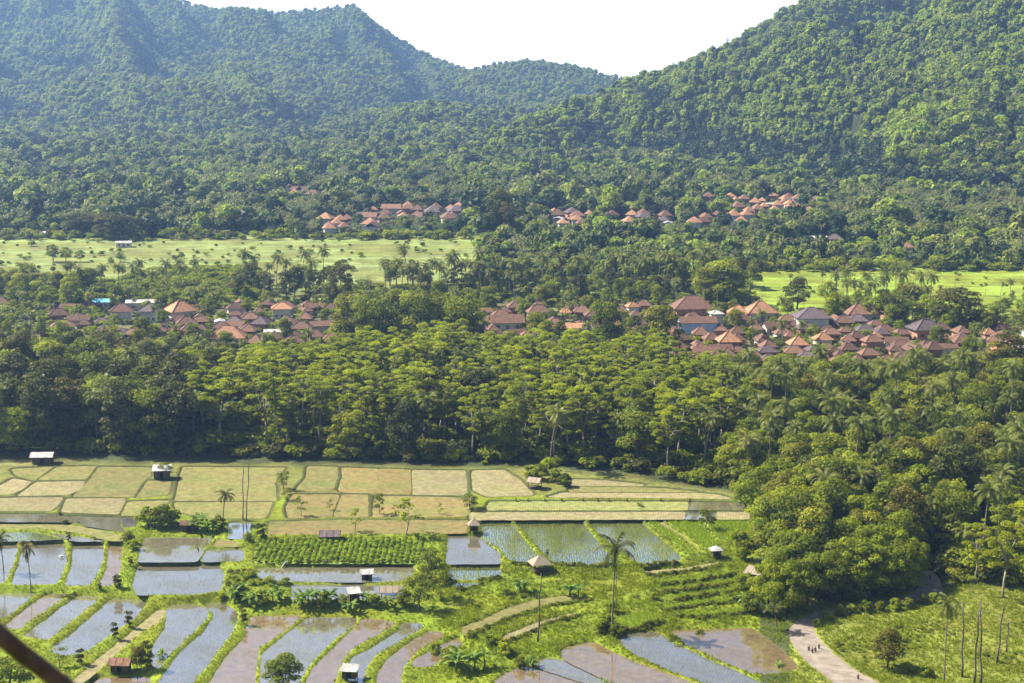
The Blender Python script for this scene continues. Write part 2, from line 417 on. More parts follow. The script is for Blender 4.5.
# ------------------------------------------------------------------ mesh helpers
def mesh_np(name, V, Fq, mat, vattr=None, smooth=False, mats=None, midx=None):
    """V (n,3); Fq list of arrays with equal face size (k) or one array"""
    me = bpy.data.meshes.new(name)
    if not isinstance(Fq, list): Fq = [Fq]
    Fq = [f for f in Fq if len(f)]
    loops = np.concatenate([f.reshape(-1) for f in Fq]).astype(np.int32)
    sizes = np.concatenate([np.full(len(f), f.shape[1], np.int32) for f in Fq])
    me.vertices.add(len(V)); me.vertices.foreach_set('co', np.asarray(V, np.float32).reshape(-1))
    me.loops.add(len(loops)); me.loops.foreach_set('vertex_index', loops)
    me.polygons.add(len(sizes))
    st = np.concatenate([[0], np.cumsum(sizes)[:-1]]).astype(np.int32)
    me.polygons.foreach_set('loop_start', st)
    me.polygons.foreach_set('loop_total', sizes)
    if smooth: me.polygons.foreach_set('use_smooth', np.ones(len(sizes), bool))
    for mm in (mats or [mat]): me.materials.append(mm)
    if midx is not None: me.polygons.foreach_set('material_index', np.asarray(midx, np.int32))
    me.update(calc_edges=True)
    if vattr is not None:
        a = me.attributes.new('v', 'FLOAT', 'FACE'); a.data.foreach_set('value', np.asarray(vattr, np.float32))
    return me

class MB:
    """collects shapes and links them as ONE mesh"""
    def __init__(s): s.v = []; s.f = []; s.n = 0; s.m = []; s.cur = 0
    def add(s, V, F):
        s.v += [tuple(p) for p in V]
        for f in F: s.f.append(tuple(i + s.n for i in f)); s.m.append(s.cur)
        s.n += len(V); return s
    def box(s, x0, x1, y0, y1, z0, z1):
        V = [(x0, y0, z0), (x1, y0, z0), (x1, y1, z0), (x0, y1, z0), (x0, y0, z1), (x1, y0, z1), (x1, y1, z1), (x0, y1, z1)]
        return s.add(V, [(0, 3, 2, 1), (4, 5, 6, 7), (0, 1, 5, 4), (1, 2, 6, 5), (2, 3, 7, 6), (3, 0, 4, 7)])
    def tube(s, pts, rad, n=6, cap=True):
        pts = [Vector(p) for p in pts]; V = []; F = []
        up = Vector((0.13, 0.2, 1)).normalized()
        for i, p in enumerate(pts):
            d = (pts[min(i + 1, len(pts) - 1)] - pts[max(i - 1, 0)]).normalized()
            a = d.cross(Vector((1, 0.1, 0))) if abs(d.z) > .9 else d.cross(up)
            a.normalize(); b = d.cross(a)
            r = rad[i] if hasattr(rad, '__len__') else rad
            for k in range(n):
                t = 2 * math.pi * k / n
                V.append(p + (a * math.cos(t) + b * math.sin(t)) * r)
        for i in range(len(pts) - 1):
            for k in range(n):
                F.append((i * n + k, i * n + (k + 1) % n, (i + 1) * n + (k + 1) % n, (i + 1) * n + k))
        if cap:
            F.append(tuple(range(n))[::-1]); F.append(tuple((len(pts) - 1) * n + k for k in range(n)))
        return s.add(V, F)
    def ell(s, c, r, n=10, m=7):
        V = [(c[0], c[1], c[2] - r[2])]; F = []
        for j in range(1, m):
            ph = -math.pi / 2 + math.pi * j / m
            for i in range(n):
                t = 2 * math.pi * i / n
                V.append((c[0] + r[0] * math.cos(ph) * math.cos(t), c[1] + r[1] * math.cos(ph) * math.sin(t), c[2] + r[2] * math.sin(ph)))
        V.append((c[0], c[1], c[2] + r[2])); L = len(V) - 1
        for i in range(n):
            F.append((0, 1 + (i + 1) % n, 1 + i)); F.append((L, L - n + i, L - n + (i + 1) % n))
        for j in range(m - 2):
            for i in range(n):
                a = 1 + j * n; F.append((a + i, a + (i + 1) % n, a + n + (i + 1) % n, a + n + i))
        return s.add(V, F)
    def mesh(s, name, mats, smooth=False):
        me = bpy.data.meshes.new(name)
        me.from_pydata(s.v, [], s.f)
        for mm in (mats if isinstance(mats, (list, tuple)) else [mats]): me.materials.append(mm)
        me.polygons.foreach_set('material_index', s.m)
        if smooth: me.polygons.foreach_set('use_smooth', [True] * len(me.polygons))
        me.update(); return me

def link(name, me, parent=None, loc=None):
    o = bpy.data.objects.new(name, me); C.objects.link(o)
    if parent: o.parent = parent
    if loc is not None: o.location = loc
    return o

def tag(o, label=None, cat=None, group=None, kind=None):
    for k, v in (('label', label), ('category', cat), ('group', group), ('kind', kind)):
        if v: o[k] = v
    return o

PROTO = {}
def put(key, name, loc, rz=0, sc=1.0, label='', cat='', group=None, tilt=(0, 0), parts=None):
    """one thing: an Empty with a mesh object for each part (mesh data shared between copies)"""
    root = bpy.data.objects.new(name, None); root.empty_display_size = .5
    C.objects.link(root)
    root.location = loc; root.rotation_euler = (tilt[0], tilt[1], rz)
    root.scale = sc if hasattr(sc, '__len__') else (sc, sc, sc)
    tag(root, label, cat, group)
    def rec(spec, parent):
        nm, me, kids = spec[0], spec[1], spec[2] if len(spec) > 2 else []
        o = bpy.data.objects.new(nm, me); C.objects.link(o); o.parent = parent
        for k in kids: rec(k, o)
        return o
    for sp in (parts or PROTO[key]): rec(sp, root)
    return root

# ------------------------------------------------------------------ foliage builders
def quads(c, nrm, size, aspect, r, droop=0.0):
    """leaf sprays: one bent rhombus each. c (n,3) centres, nrm (n,3)"""
    n = len(c)
    nrm = nrm / np.linalg.norm(nrm, axis=1, keepdims=True)
    t = r.normal(size=(n, 3)); t -= (t * nrm).sum(1, keepdims=True) * nrm
    t /= np.linalg.norm(t, axis=1, keepdims=True) + 1e-9
    b = np.cross(nrm, t)
    s = (size * (0.6 + 0.8 * r.random(n)))[:, None]
    A = c + t * s; B = c + b * s * aspect; Cc = c - t * s; D = c - b * s * aspect
    if droop:
        A = A - np.array([0, 0, 1]) * s * droop; Cc = Cc - np.array([0, 0, 1]) * s * droop
    V = np.stack([A, B, Cc, D], 1).reshape(-1, 3)
    return V, np.arange(4 * n).reshape(n, 4)

def crown_mesh(name, mat, lobes, per, size, seed, up=0.35, fill=0.25, jitter=0.55, aspect=0.55, droop=.15):
    """lobes: list of (centre, radii)"""
    r = np.random.default_rng(seed)
    cs, ns, vs = [], [], []
    tot = sum(l[1][0] * l[1][1] for l in lobes) / len(lobes)
    for c, rad in lobes:
        k = int(per * (rad[0] * rad[1] / tot) ** .8)
        d = r.normal(size=(k, 3)); d /= np.linalg.norm(d, axis=1, keepdims=True)
        d[:, 2] = np.where(d[:, 2] < -0.25, -d[:, 2] * 0.6, d[:, 2])
        rr = np.where(r.random(k) < fill, r.random(k) ** .5, 0.88 + 0.2 * r.random(k))[:, None]
        cs.append(np.array(c) + d * rr * np.array(rad))
        nn = d / np.array(rad) * np.mean(rad) + np.array([0, 0, up]) + jitter * r.normal(size=(k, 3))
        ns.append(nn); vs.append(np.clip(0.5 + 0.28 * r.normal() * np.ones(k) + .22 * r.normal(size=k), 0, 1))
    c = np.concatenate(cs); n = np.concatenate(ns)
    V, Fq = quads(c, n, np.full(len(c), size), aspect, r, droop)
    return mesh_np(name, V, Fq, mat, np.concatenate(vs))

def rnd_lobes(r, n, R0, Z0, Z1, lr, flat=0.75, inner=.35, shape=None):
    L = []
    for i in range(n):
        u = (i + r.random()) / n
        z = Z0 + (Z1 - Z0) * u
        prof = shape(u) if shape else math.sin(math.pi * (0.18 + 0.74 * u)) ** 0.7
        a = i * 2.39996 + r.normal() * .5
        q = R0 * prof * (inner + (1 - inner) * math.sqrt(r.random()))
        rr = lr * (0.65 + 0.7 * r.random())
        L.append(((q * math.cos(a), q * math.sin(a), z), (rr, rr, rr * flat)))
    return L

def trunk_to(name, mat, lobes, h0, base_r, seed, lean=0.4, every=1, split=0.45):
    r = np.random.default_rng(seed)
    mb = MB()
    zt = max(l[0][2] for l in lobes) * 0.82
    lx, ly = r.normal() * lean, r.normal() * lean
    top = Vector((lx, ly, zt))
    pts = [Vector((0, 0, -0.6))] + [Vector((lx * t + .25 * math.sin(5 * t + seed), ly * t + .25 * math.cos(4 * t + seed), zt * t)) for t in (0.06, .25, .5, .75, 1)]
    mb.tube(pts, [base_r * 1.5, base_r * 1.05, base_r * .85, base_r * .65, base_r * .42, base_r * .2], 7)
    for i, (c, rad) in enumerate(lobes):
        if i % every: continue
        c = Vector(c)
        zs = max(h0 * 0.8, min(c.z - 0.35 * Vector((c.x, c.y, 0)).length - .6, zt * .9))
        t = zs / zt
        s = Vector((lx * t + .25 * math.sin(5 * t + seed), ly * t + .25 * math.cos(4 * t + seed), zs))
        mid = s.lerp(c, .5) + Vector((0, 0, -0.12 * (c - s).length + .3 * r.normal()))
        b = base_r * (.42 if not i % 3 else .28) * (1.1 - .5 * t)
        mb.tube([s, mid, c], [b, b * .7, b * .25], 5)
    return mb.mesh(name, mat, True)

# broadleaf variants (unit metres, scaled on placing)
def make_broad(key, seed, n, R0, Z0, Z1, lr, mat, per=150, size=.42, base=.42, flat=.75, shape=None, bark='bark_dark', **kw):
    r = np.random.default_rng(seed)
    L = rnd_lobes(r, n, R0, Z0, Z1, lr, flat, shape=shape)
    cm = crown_mesh(key + '_crown', M[mat], L, per, size, seed + 1, **kw)
    tm = trunk_to(key + '_trunk', M[bark], L, Z0, base, seed + 2, every=2)
    PROTO[key] = [('trunk', tm), ('crown', cm)]

for i in range(4):
    make_broad(f'broad{i}', 100 + i * 7, 20 + i * 2, 5.2, 5.0, 14.5 + i * .6, 2.3, 'leaf_broad', 170, .40)
for i in range(4):
    make_broad(f'dark{i}', 200 + i * 7, 24, 4.7, 3.8, 17 + i, 2.2, 'leaf_dark', 170, .40)
for i in range(3):
    make_broad(f'light{i}', 300 + i * 7, 20, 5.6, 4.0, 13.5, 2.1, 'leaf_shrub', 200, .36, up=.5)
for i in range(2):
    make_broad(f'column{i}', 400 + i * 7, 18, 2.3, 1.5, 14, 1.5, 'leaf_dark', 170, .34, base=.28, shape=lambda u: (1.0 if u < .75 else 1.6 - .8 * u))
for i in range(2):
    make_broad(f'small{i}', 450 + i * 7, 9, 1.7, 1.4, 4.6, .85, 'leaf_broad', 110, .17, base=.13)
for i in range(3):
    make_broad(f'bush{i}', 470 + i * 7, 9, 1.3, .5, 2.6, .8, 'leaf_shrub', 130, .2, base=.1)
make_broad('darkbush0', 490, 7, .35, .4, 2.7, .42, 'leaf_dark', 110, .13, base=.07, shape=lambda u: 1.0)
make_broad('sparse0', 495, 10, 1.6, 2.2, 6.5, .7, 'leaf_shrub', 45, .2, base=.11, bark='bark_pale')

# albizia: bare pale trunk forking into umbrella layers of feathery leaves
def make_albizia(key, seed, H=21, n=44, R0=6.2):
    r = np.random.default_rng(seed)
    L = []
    for i in range(n):
        u = (i + r.random()) / n
        z = H * (.44 + .56 * u ** .8)
        q = R0 * (math.sqrt(r.random()) * .9 + .1) * (1.05 - .45 * max(0, u - .6) / .4) * (0.65 + .5 * u if u < .7 else 1)
        a = i * 2.39996 + r.normal() * .6
        z -= 0.045 * q * q
        rr = .85 + 1.0 * r.random()
        L.append(((q * math.cos(a), q * math.sin(a), z), (rr * 1.2, rr * 1.0, rr * .34)))
    cs, ns, vs = [], [], []
    for c, rad in L:
        k = int(400 * rad[0] * rad[1] / 4)
        d = r.normal(size=(k, 3)); d /= np.linalg.norm(d, axis=1, keepdims=True)
        p = np.array(c) + d * np.array(rad) * (r.random((k, 1)) ** .4)
        p[:, 2] -= ((p[:, 0] - c[0]) ** 2 + (p[:, 1] - c[1]) ** 2) * .07
        cs.append(p)
        ns.append(np.array([0, 0, 1.0]) + d * [.35, .35, 0] + .5 * r.normal(size=(k, 3)))
        vs.append(np.clip(.5 + .26 * r.normal() + .2 * r.normal(size=k), 0, 1))
    c = np.concatenate(cs); nn = np.concatenate(ns)
    V, Fq = quads(c, nn, np.full(len(c), .25), .6, r, .1)
    cm = mesh_np(key + '_crown', V, Fq, M['leaf_albizia'], np.concatenate(vs))
    mb = MB()
    hs = H * .38
    pts = [(0, 0, -.6), (.1, .05, H * .1), (.25 * r.normal(), .2 * r.normal(), H * .25), (.4 * r.normal(), .4 * r.normal(), hs)]
    mb.tube(pts, [.42, .33, .28, .24], 7)
    fork = [Vector(pts[-1])]
    mains = []
    for k in range(4):
        a = k * 1.57 + r.normal() * .4
        e = Vector((2.4 * math.cos(a), 2.4 * math.sin(a), H * (.68 + .1 * r.random())))
        m_ = fork[0].lerp(e, .5) + Vector((-.3 * math.cos(a), -.3 * math.sin(a), .4))
        mb.tube([fork[0] - Vector((0, 0, .2)), m_, e], [.2, .15, .1], 6); mains.append((fork[0], m_, e))
    for c_, rad in L:
        c_ = Vector(c_)
        a, b, e = min(mains, key=lambda q: (q[2] - c_).length)
        s = b.lerp(e, float(np.clip((c_.z - b.z - 1.5) / max(.1, e.z - b.z), 0, 1)))
        mb.tube([s, s.lerp(c_, .55) + Vector((0, 0, -.3)), c_], [.09, .065, .03], 5)
    PROTO[key] = [('trunk', mb.mesh(key + '_trunk', M['bark_pale'], True)), ('crown', cm)]
for i in range(6): make_albizia(f'albizia{i}', 600 + i * 11, 20 + (i % 3) * 1.5, 26 + i)

def frond(V, Fq, at, base, az, el, L, seg, wid, droop, r, curl=0.0):
    """pinnate palm frond built of leaflet quads on both sides of a curving rib"""
    n0 = len(V)
    p = np.array(base, float); e = el
    pts = [p.copy()]
    for k in range(seg):
        d = np.array([math.cos(az) * math.cos(e), math.sin(az) * math.cos(e), math.sin(e)])
        p = p + d * L / seg; pts.append(p.copy()); e -= droop / seg * (0.5 + 1.2 * k / seg)
    side = np.array([-math.sin(az), math.cos(az), 0])
    vv = r.random()
    for k in range(seg):
        a = pts[k]; b = pts[k + 1]; d = (b - a) / (np.linalg.norm(b - a) + 1e-9)
        t = (k + .5) / seg
        wd = wid * (math.sin(math.pi * (0.12 + .85 * t)) ** .6)
        if k == 0: wd *= .3
        for sg in (-1, 1):
            tip = a + side * sg * wd * .8 + d * wd * .55 + np.array([0, 0, -wd * (.35 + .25 * r.random())])
            i = len(V)
            V.extend([a, a + (b - a) * .97, tip + (b - a) * .35, tip])
            Fq.append([i, i + 1, i + 2, i + 3]); at.append(min(1, max(0, vv * .6 + .4 * r.random())))

def make_palm(key, seed, H, nf=20, L=4.2, seg=12, wid=1.0, mat='leaf_palm', bend=1.2, tr=.2, dead=3):
    r = np.random.default_rng(seed)
    mb = MB(); a0 = r.random() * 6.28
    pts = []
    for k in range(8):
        t = k / 7
        pts.append((bend * math.cos(a0) * t * t, bend * math.sin(a0) * t * t, -0.5 + (H + .5) * t))
    mb.tube(pts, [tr * 1.6, tr * 1.15, tr, tr * .95, tr * .9, tr * .85, tr * .8, tr * .9], 7)
    top = np.array(pts[-1])
    V, Fq, at = [], [], []
    for k in range(nf):
        az = k * 2.39996 + r.normal() * .15
        u = k / nf
        el = 1.25 - 1.75 * u + .12 * r.normal()
        frond(V, Fq, at, top + [0, 0, .15], az, el, L * (.85 + .3 * r.random()), seg, wid, 1.5 + .5 * r.random(), r)
    for k in range(dead):
        frond(V, Fq, at, top, r.random() * 6.28, -1.1, L * .7, seg, wid * .6, .4, r)
    cm = mesh_np(key + '_fronds', np.array(V), np.array(Fq), M[mat], at)
    nb = MB()
    for k in range(7):
        a = k * .9; nb.ell((top[0] + .28 * math.cos(a), top[1] + .28 * math.sin(a), top[2] - .15 - .1 * (k % 2)), (.15, .15, .18), 6, 4)
    PROTO[key] = [('trunk', mb.mesh(key + '_trunk', M['palm_bark'], True)), ('fronds', cm), ('coconuts', nb.mesh(key + '_coconuts', M['leaf_shrub']))]
for i in range(5): make_palm(f'palm{i}', 700 + i * 3, 13 + i * 1.3, 20 + i, 4.4, bend=[.6, 1.5, .9, 2.2, .4][i])
make_palm('palmnear', 760, 16.5, 13, 5.6, 16, 1.2, bend=1.0, dead=2, mat='leaf_dark')
make_palm('palmfield', 764, 13.5, 15, 4.8, 14, 1.15, bend=1.3, dead=3, mat='leaf_dark')

def make_banana(key, seed, stems=3, H=2.4):
    r = np.random.default_rng(seed)
    V, Fq, at = [], [], []; mb = MB()
    for s in range(stems):
        bx, by = (r.random(2) - .5) * 1.8 * (stems > 1)
        h = H * (.7 + .5 * r.random())
        mb.tube([(bx, by, -.3), (bx + .05, by, h * .5), (bx + .1 * r.normal(), by, h)], [.16, .13, .08], 6)
        for k in range(8):
            az = k * 2.39996 + r.normal() * .2; el = 1.25 - .12 * k
            L = 2.0 + .7 * r.random(); seg = 7; p = np.array([bx, by, h]); e = el; pts = [p.copy()]
            for q in range(seg):
                p = p + np.array([math.cos(az) * math.cos(e), math.sin(az) * math.cos(e), math.sin(e)]) * L / seg
                pts.append(p.copy()); e -= .22
            side = np.array([-math.sin(az), math.cos(az), 0]); vv = r.random()
            for q in range(seg):
                w0 = .34 * math.sin(math.pi * min(1, (q + .15) / seg)) ** .7; w1 = .34 * max(.02, math.sin(math.pi * min(1, (q + 1.0) / seg))) ** .7
                for sg in (-1, 1):
                    i = len(V)
                    V.extend([pts[q], pts[q + 1], pts[q + 1] + side * sg * w1 - [0, 0, w1 * .35], pts[q] + side * sg * w0 - [0, 0, w0 * .35]])
                    Fq.append([i, i + 1, i + 2, i + 3]); at.append(vv)
    PROTO[key] = [('stem', mb.mesh(key + '_stem', M['leaf_banana'], True)), ('leaves', mesh_np(key + '_leaves', np.array(V), np.array(Fq), M['leaf_banana'], at))]
for i in range(3): make_banana(f'banana{i}', 800 + i, 3 + i % 2)

# ------------------------------------------------------------------ instanced ground cover (only for what nobody could count)
def source_coll(name, meshes):
    c = bpy.data.collections.new(name)
    for i, me in enumerate(meshes):
        o = bpy.data.objects.new(f'{name}_{i:02d}', me); c.objects.link(o)
    return c

def scatter(name, pts, rot, scale, idx, coll, label, cat, tiltx=None):
    me = bpy.data.meshes.new(name)
    n = len(pts)
    me.vertices.add(n); me.vertices.foreach_set('co', np.asarray(pts, np.float32).reshape(-1))
    a = me.attributes.new('rot', 'FLOAT_VECTOR', 'POINT')
    rv = np.zeros((n, 3), np.float32); rv[:, 2] = rot; a.data.foreach_set('vector', rv.reshape(-1))
    a = me.attributes.new('scl', 'FLOAT_VECTOR', 'POINT'); a.data.foreach_set('vector', np.asarray(scale, np.float32).reshape(-1))
    a = me.attributes.new('idx', 'INT', 'POINT'); a.data.foreach_set('value', np.asarray(idx, np.int32))
    me.update()
    o = bpy.data.objects.new(name, me); C.objects.link(o)
    g = bpy.data.node_groups.new(name, 'GeometryNodeTree')
    g.interface.new_socket('Geometry', in_out='INPUT', socket_type='NodeSocketGeometry')
    g.interface.new_socket('Geometry', in_out='OUTPUT', socket_type='NodeSocketGeometry')
    gi = g.nodes.new('NodeGroupInput'); go = g.nodes.new('NodeGroupOutput')
    ci = g.nodes.new('GeometryNodeCollectionInfo'); ci.inputs['Collection'].default_value = coll
    ci.inputs['Separate Children'].default_value = True; ci.inputs['Reset Children'].default_value = True
    ip = g.nodes.new('GeometryNodeInstanceOnPoints'); ip.inputs['Pick Instance'].default_value = True
    def attr(nm, dt):
        q = g.nodes.new('GeometryNodeInputNamedAttribute'); q.data_type = dt; q.inputs['Name'].default_value = nm; return q.outputs['Attribute']
    g.links.new(gi.outputs[0], ip.inputs['Points'])
    g.links.new(ci.outputs[0], ip.inputs['Instance'])
    g.links.new(attr('idx', 'INT'), ip.inputs['Instance Index'])
    g.links.new(attr('rot', 'FLOAT_VECTOR'), ip.inputs['Rotation'])
    g.links.new(attr('scl', 'FLOAT_VECTOR'), ip.inputs['Scale'])
    g.links.new(ip.outputs[0], go.inputs[0])
    md = o.modifiers.new('scatter', 'NODES'); md.node_group = g
    tag(o, label, cat, kind='stuff')
    return o

# ------------------------------------------------------------------ the rice terraces: outlines of the paddies
PAN = {'A': (0, 450, 2.931), 'B': (240, 450, 2.931), 'C': (480, 450, 2.932), 'D': (740, 450, 2.93), 'P': (0, 0, 1.0)}
POLY = [
 ('A', 'O', [(-60, 28), (108, 28), (95, 46), (20, 48), (-60, 50)]),
 ('A', 'O', [(36, 56), (152, 50), (98, 90), (46, 74)]),
 ('A', 'D', [(-60, 108), (0, 106), (38, 84), (90, 94), (60, 116), (28, 130), (-60, 133)]),
 ('A', 'O', [(168, 50), (280, 48), (252, 85), (112, 88)]),
 ('A', 'D', [(108, 94), (248, 92), (232, 116), (195, 131), (52, 134)]),
 ('A', 'O', [(292, 50), (443, 52), (438, 78), (416, 92), (390, 137), (214, 137), (264, 88)]),
 ('A', 'D', [(-60, 142), (184, 139), (172, 157), (148, 178), (-60, 178)]),
 ('A', 'D', [(196, 143), (368, 142), (344, 188), (181, 182)]),
 ('A', 'O', [(434, 90), (500, 90), (490, 130), (402, 140)]),
 ('B', 'O', [(-166, 50), (128, 53), (100, 98), (106, 148), (-190, 148)]),
 ('A', 'O', [(376, 152), (498, 148), (440, 192), (358, 192)]),
 ('B', 'O', [(-190, 154), (92, 153), (86, 172), (72, 200), (-40, 200), (-120, 196), (-185, 178)]),
 ('A', 'W', [(-60, 188), (180, 190), (232, 212), (150, 211), (-60, 210)]),
 ('A', 'W', [(196, 195), (346, 199), (352, 225), (376, 243), (250, 222)]),
 ('A', 'A', [(358, 200), (398, 200), (398, 224), (366, 228)]),
 ('A', 'O', [(-60, 216), (200, 217), (310, 236), (368, 251), (364, 268), (322, 268), (250, 249), (120, 231), (-60, 236)]),
 ('A', 'G', [(-60, 241), (100, 241), (188, 262), (90, 267), (-60, 268)]),
 ('A', 'W', [(126, 240), (250, 256), (312, 268), (215, 268)]),
 ('A', 'W', [(-60, 276), (54, 275), (40, 330), (14, 390), (-60, 390)]),
 ('A', 'W', [(68, 273), (188, 271), (196, 330), (181, 368), (163, 394), (34, 395), (52, 340)]),
 ('A', 'W', [(214, 273), (302, 273), (301, 328), (281, 374), (262, 397), (190, 397), (209, 340)]),
 ('A', 'M', [(318, 277), (357, 279), (354, 330), (350, 368), (330, 399), (286, 399), (312, 350)]),
 ('A', 'W', [(426, 256), (628, 256), (600, 290), (577, 328), (402, 329), (411, 290)]),
 ('A', 'W', [(606, 292), (714, 290), (714, 327), (588, 328)]),
 ('A', 'B', [(640, 259), (698, 270), (712, 285), (616, 285)]),
 ('A', 'W', [(402, 337), (640, 334), (658, 360), (648, 412), (560, 424), (402, 425), (388, 400)]),
 ('A', 'A', [(672, 213), (735, 213), (730, 261), (667, 261)]),
 ('A', 'W', [(-70, 422), (108, 420), (30, 482), (8, 495), (-70, 500)]),
 ('A', 'M', [(138, 422), (206, 420), (50, 529), (12, 518), (42, 490)]),
 ('A', 'W', [(226, 428), (300, 428), (140, 558), (68, 546)]),
 ('A', 'W', [(324, 436), (434, 440), (398, 490), (300, 558), (250, 592), (186, 606), (142, 588), (222, 530)]),
 ('A', 'D', [(462, 466), (487, 470), (478, 500), (400, 546), (330, 612), (236, 690), (196, 690), (272, 620), (400, 520)]),
 ('A', 'W', [(492, 456), (576, 450), (611, 468), (612, 490), (560, 540), (500, 598), (464, 645), (440, 625), (452, 570), (482, 520)]),
 ('A', 'W', [(590, 448), (658, 448), (698, 478), (690, 520), (640, 590), (560, 690), (462, 690), (480, 655), (530, 592), (600, 530), (630, 482)]),
 ('A', 'M', [(270, 668), (440, 662), (440, 690), (255, 700)]),
 ('B', 'O', [(200, 48), (284, 50), (284, 85), (268, 119), (162, 122), (196, 80)]),
 ('B', 'B', [(300, 53), (402, 55), (400, 127), (302, 124), (288, 118), (302, 80)]),
 ('B', 'B', [(408, 55), (498, 58), (499, 130), (406, 128)]),
 ('B', 'D', [(506, 59), (658, 61), (664, 100), (664, 132), (508, 131)]),
 ('C', 'D', [(-23, 61), (70, 58), (116, 90), (152, 124), (154, 133), (20, 137), (-18, 120)]),
 ('B', 'B', [(155, 131), (288, 131), (268, 195), (142, 200), (136, 172)]),
 ('B', 'B', [(300, 131), (374, 131), (374, 197), (277, 195)]),
 ('B', 'B', [(396, 136), (500, 136), (676, 141), (674, 185), (656, 195), (390, 196)]),
 ('B', 'B', [(85, 210), (300, 204), (666, 206), (664, 245), (420, 248), (77, 250)]),
 ('B', 'V', [(42, 262), (538, 262), (538, 334), (40, 334)]),
 ('B', 'W', [(46, 346), (498, 339), (518, 350), (480, 384), (350, 388), (150, 385), (60, 385)]),
 ('B', 'W', [(150, 394), (330, 395), (480, 396), (480, 440), (150, 440)]),
 ('B', 'W', [(610, 251), (700, 253), (761, 301), (766, 334), (602, 335)]),
 ('B', 'G', [(612, 345), (764, 341), (768, 377), (606, 381)]),
 ('B', 'G', [(612, 389), (715, 387), (700, 400), (642, 413)]),
 ('B', 'M', [(30, 487), (188, 484), (120, 538), (58, 578), (48, 640), (40, 690), (-96, 690), (-52, 620), (12, 550)]),
 ('B', 'W', [(202, 490), (344, 490), (338, 510), (260, 568), (198, 640), (168, 690), (58, 690), (62, 600), (132, 541)]),
 ('B', 'M', [(362, 492), (448, 500), (453, 514), (400, 543), (328, 583), (298, 620), (272, 690), (186, 690), (214, 640), (284, 570)]),
 ('B', 'W', [(476, 505), (534, 506), (538, 519), (480, 553), (398, 600), (368, 640), (358, 690), (318, 690), (322, 612), (392, 576), (462, 531)]),
 ('B', 'M', [(560, 526), (604, 536), (600, 549), (520, 588), (478, 640), (470, 690), (400, 690), (402, 655), (432, 612), (502, 561)]),
 ('B', 'M', [(630, 551), (660, 556), (640, 580), (560, 638), (502, 638), (502, 620), (562, 586)]),
 ('C', 'D', [(276, 86), (370, 90), (480, 101), (470, 106), (268, 104)]),
 ('C', 'O', [(266, 108), (480, 110), (600, 118), (640, 124), (262, 122)]),
 ('C', 'D', [(240, 126), (640, 127), (700, 132), (738, 143), (200, 138)]),
 ('C', 'S', [(30, 152), (300, 151), (608, 153), (606, 176), (20, 176)]),
 ('C', 'W', [(616, 153), (770, 155), (776, 176), (614, 176)]),
 ('C', 'D', [(-30, 183), (600, 182), (598, 203), (-30, 205)]),
 ('C', 'A', [(606, 182), (690, 182), (688, 203), (604, 203)]),
 ('C', 'D', [(696, 182), (786, 183), (790, 203), (694, 203)]),
 ('C', 'G', [(5, 212), (90, 213), (128, 262), (190, 333), (98, 335), (60, 292), (6, 256)]),
 ('C', 'G', [(106, 213), (298, 213), (358, 280), (396, 330), (332, 341), (216, 334), (142, 254)]),
 ('C', 'G', [(320, 213), (468, 211), (530, 260), (592, 312), (588, 326), (470, 339), (450, 320), (402, 290), (352, 250)]),
 ('C', 'L', [(484, 208), (514, 208), (572, 250), (646, 306), (612, 308), (560, 266)]),
 ('C', 'O', [(520, 209), (532, 209), (600, 254), (662, 304), (652, 304), (584, 254)]),
 ('C', 'L', [(542, 208), (640, 207), (700, 272), (676, 302), (610, 252)]),
 ('C', 'L', [(650, 208), (790, 206), (806, 232), (756, 262), (712, 270), (680, 240)]),
 ('C', 'D', [(472, 354), (600, 345), (700, 327), (706, 341), (600, 357), (490, 368)]),
 ('C', 'O', [(-60, 520), (0, 500), (60, 470), (150, 440), (250, 426), (326, 432), (330, 440), (200, 458), (100, 488), (0, 528), (-50, 548)]),
 ('C', 'D', [(60, 546), (150, 511), (240, 483), (298, 475), (292, 486), (200, 509), (120, 549), (66, 566)]),
 ('C', 'L', [(504, 382), (600, 374), (742, 354), (746, 364), (620, 384), (520, 394)]),
 ('C', 'L', [(496, 408), (600, 396), (750, 377), (752, 388), (620, 407), (520, 420)]),
 ('C', 'L', [(562, 424), (650, 413), (756, 402), (758, 412), (650, 427), (566, 440)]),
 ('C', 'L', [(520, 457), (640, 440), (786, 428), (792, 440), (640, 456), (540, 470)]),
 ('C', 'L', [(560, 486), (660, 473), (800, 460), (808, 474), (650, 492)]),
 ('C', 'L', [(340, 500), (450, 480), (520, 478), (540, 500), (440, 520), (350, 520)]),
 ('C', 'M', [(236, 582), (330, 561), (420, 606), (540, 651), (640, 690), (400, 690), (300, 642), (242, 612)]),
 ('C', 'W', [(392, 551), (440, 536), (520, 531), (560, 561), (640, 600), (700, 626), (760, 650), (840, 690), (668, 690), (560, 649), (450, 600)]),
 ('C', 'M', [(552, 529), (742, 523), (798, 521), (858, 565), (920, 615), (934, 640), (860, 660), (800, 658), (700, 615), (602, 570)]),
 ('C', 'W', [(152, 626), (200, 606), (260, 621), (330, 656), (380, 690), (330, 690), (200, 650)]),
 ('C', 'M', [(36, 690), (70, 656), (130, 633), (250, 661), (330, 695)]),
]
ROAD = [
 ('P', 'R', [(919, 573), (929, 569), (940, 578), (944, 590), (938, 599), (900, 604), (870, 607), (840, 611.5), (822, 618), (813, 628), (819, 638), (832, 652), (852, 668), (880, 684), (900, 697), (850, 697), (833, 682), (811, 666), (793, 646), (787, 632), (796, 620), (815, 612), (850, 604), (890, 600), (914, 595), (918, 585)]),
]

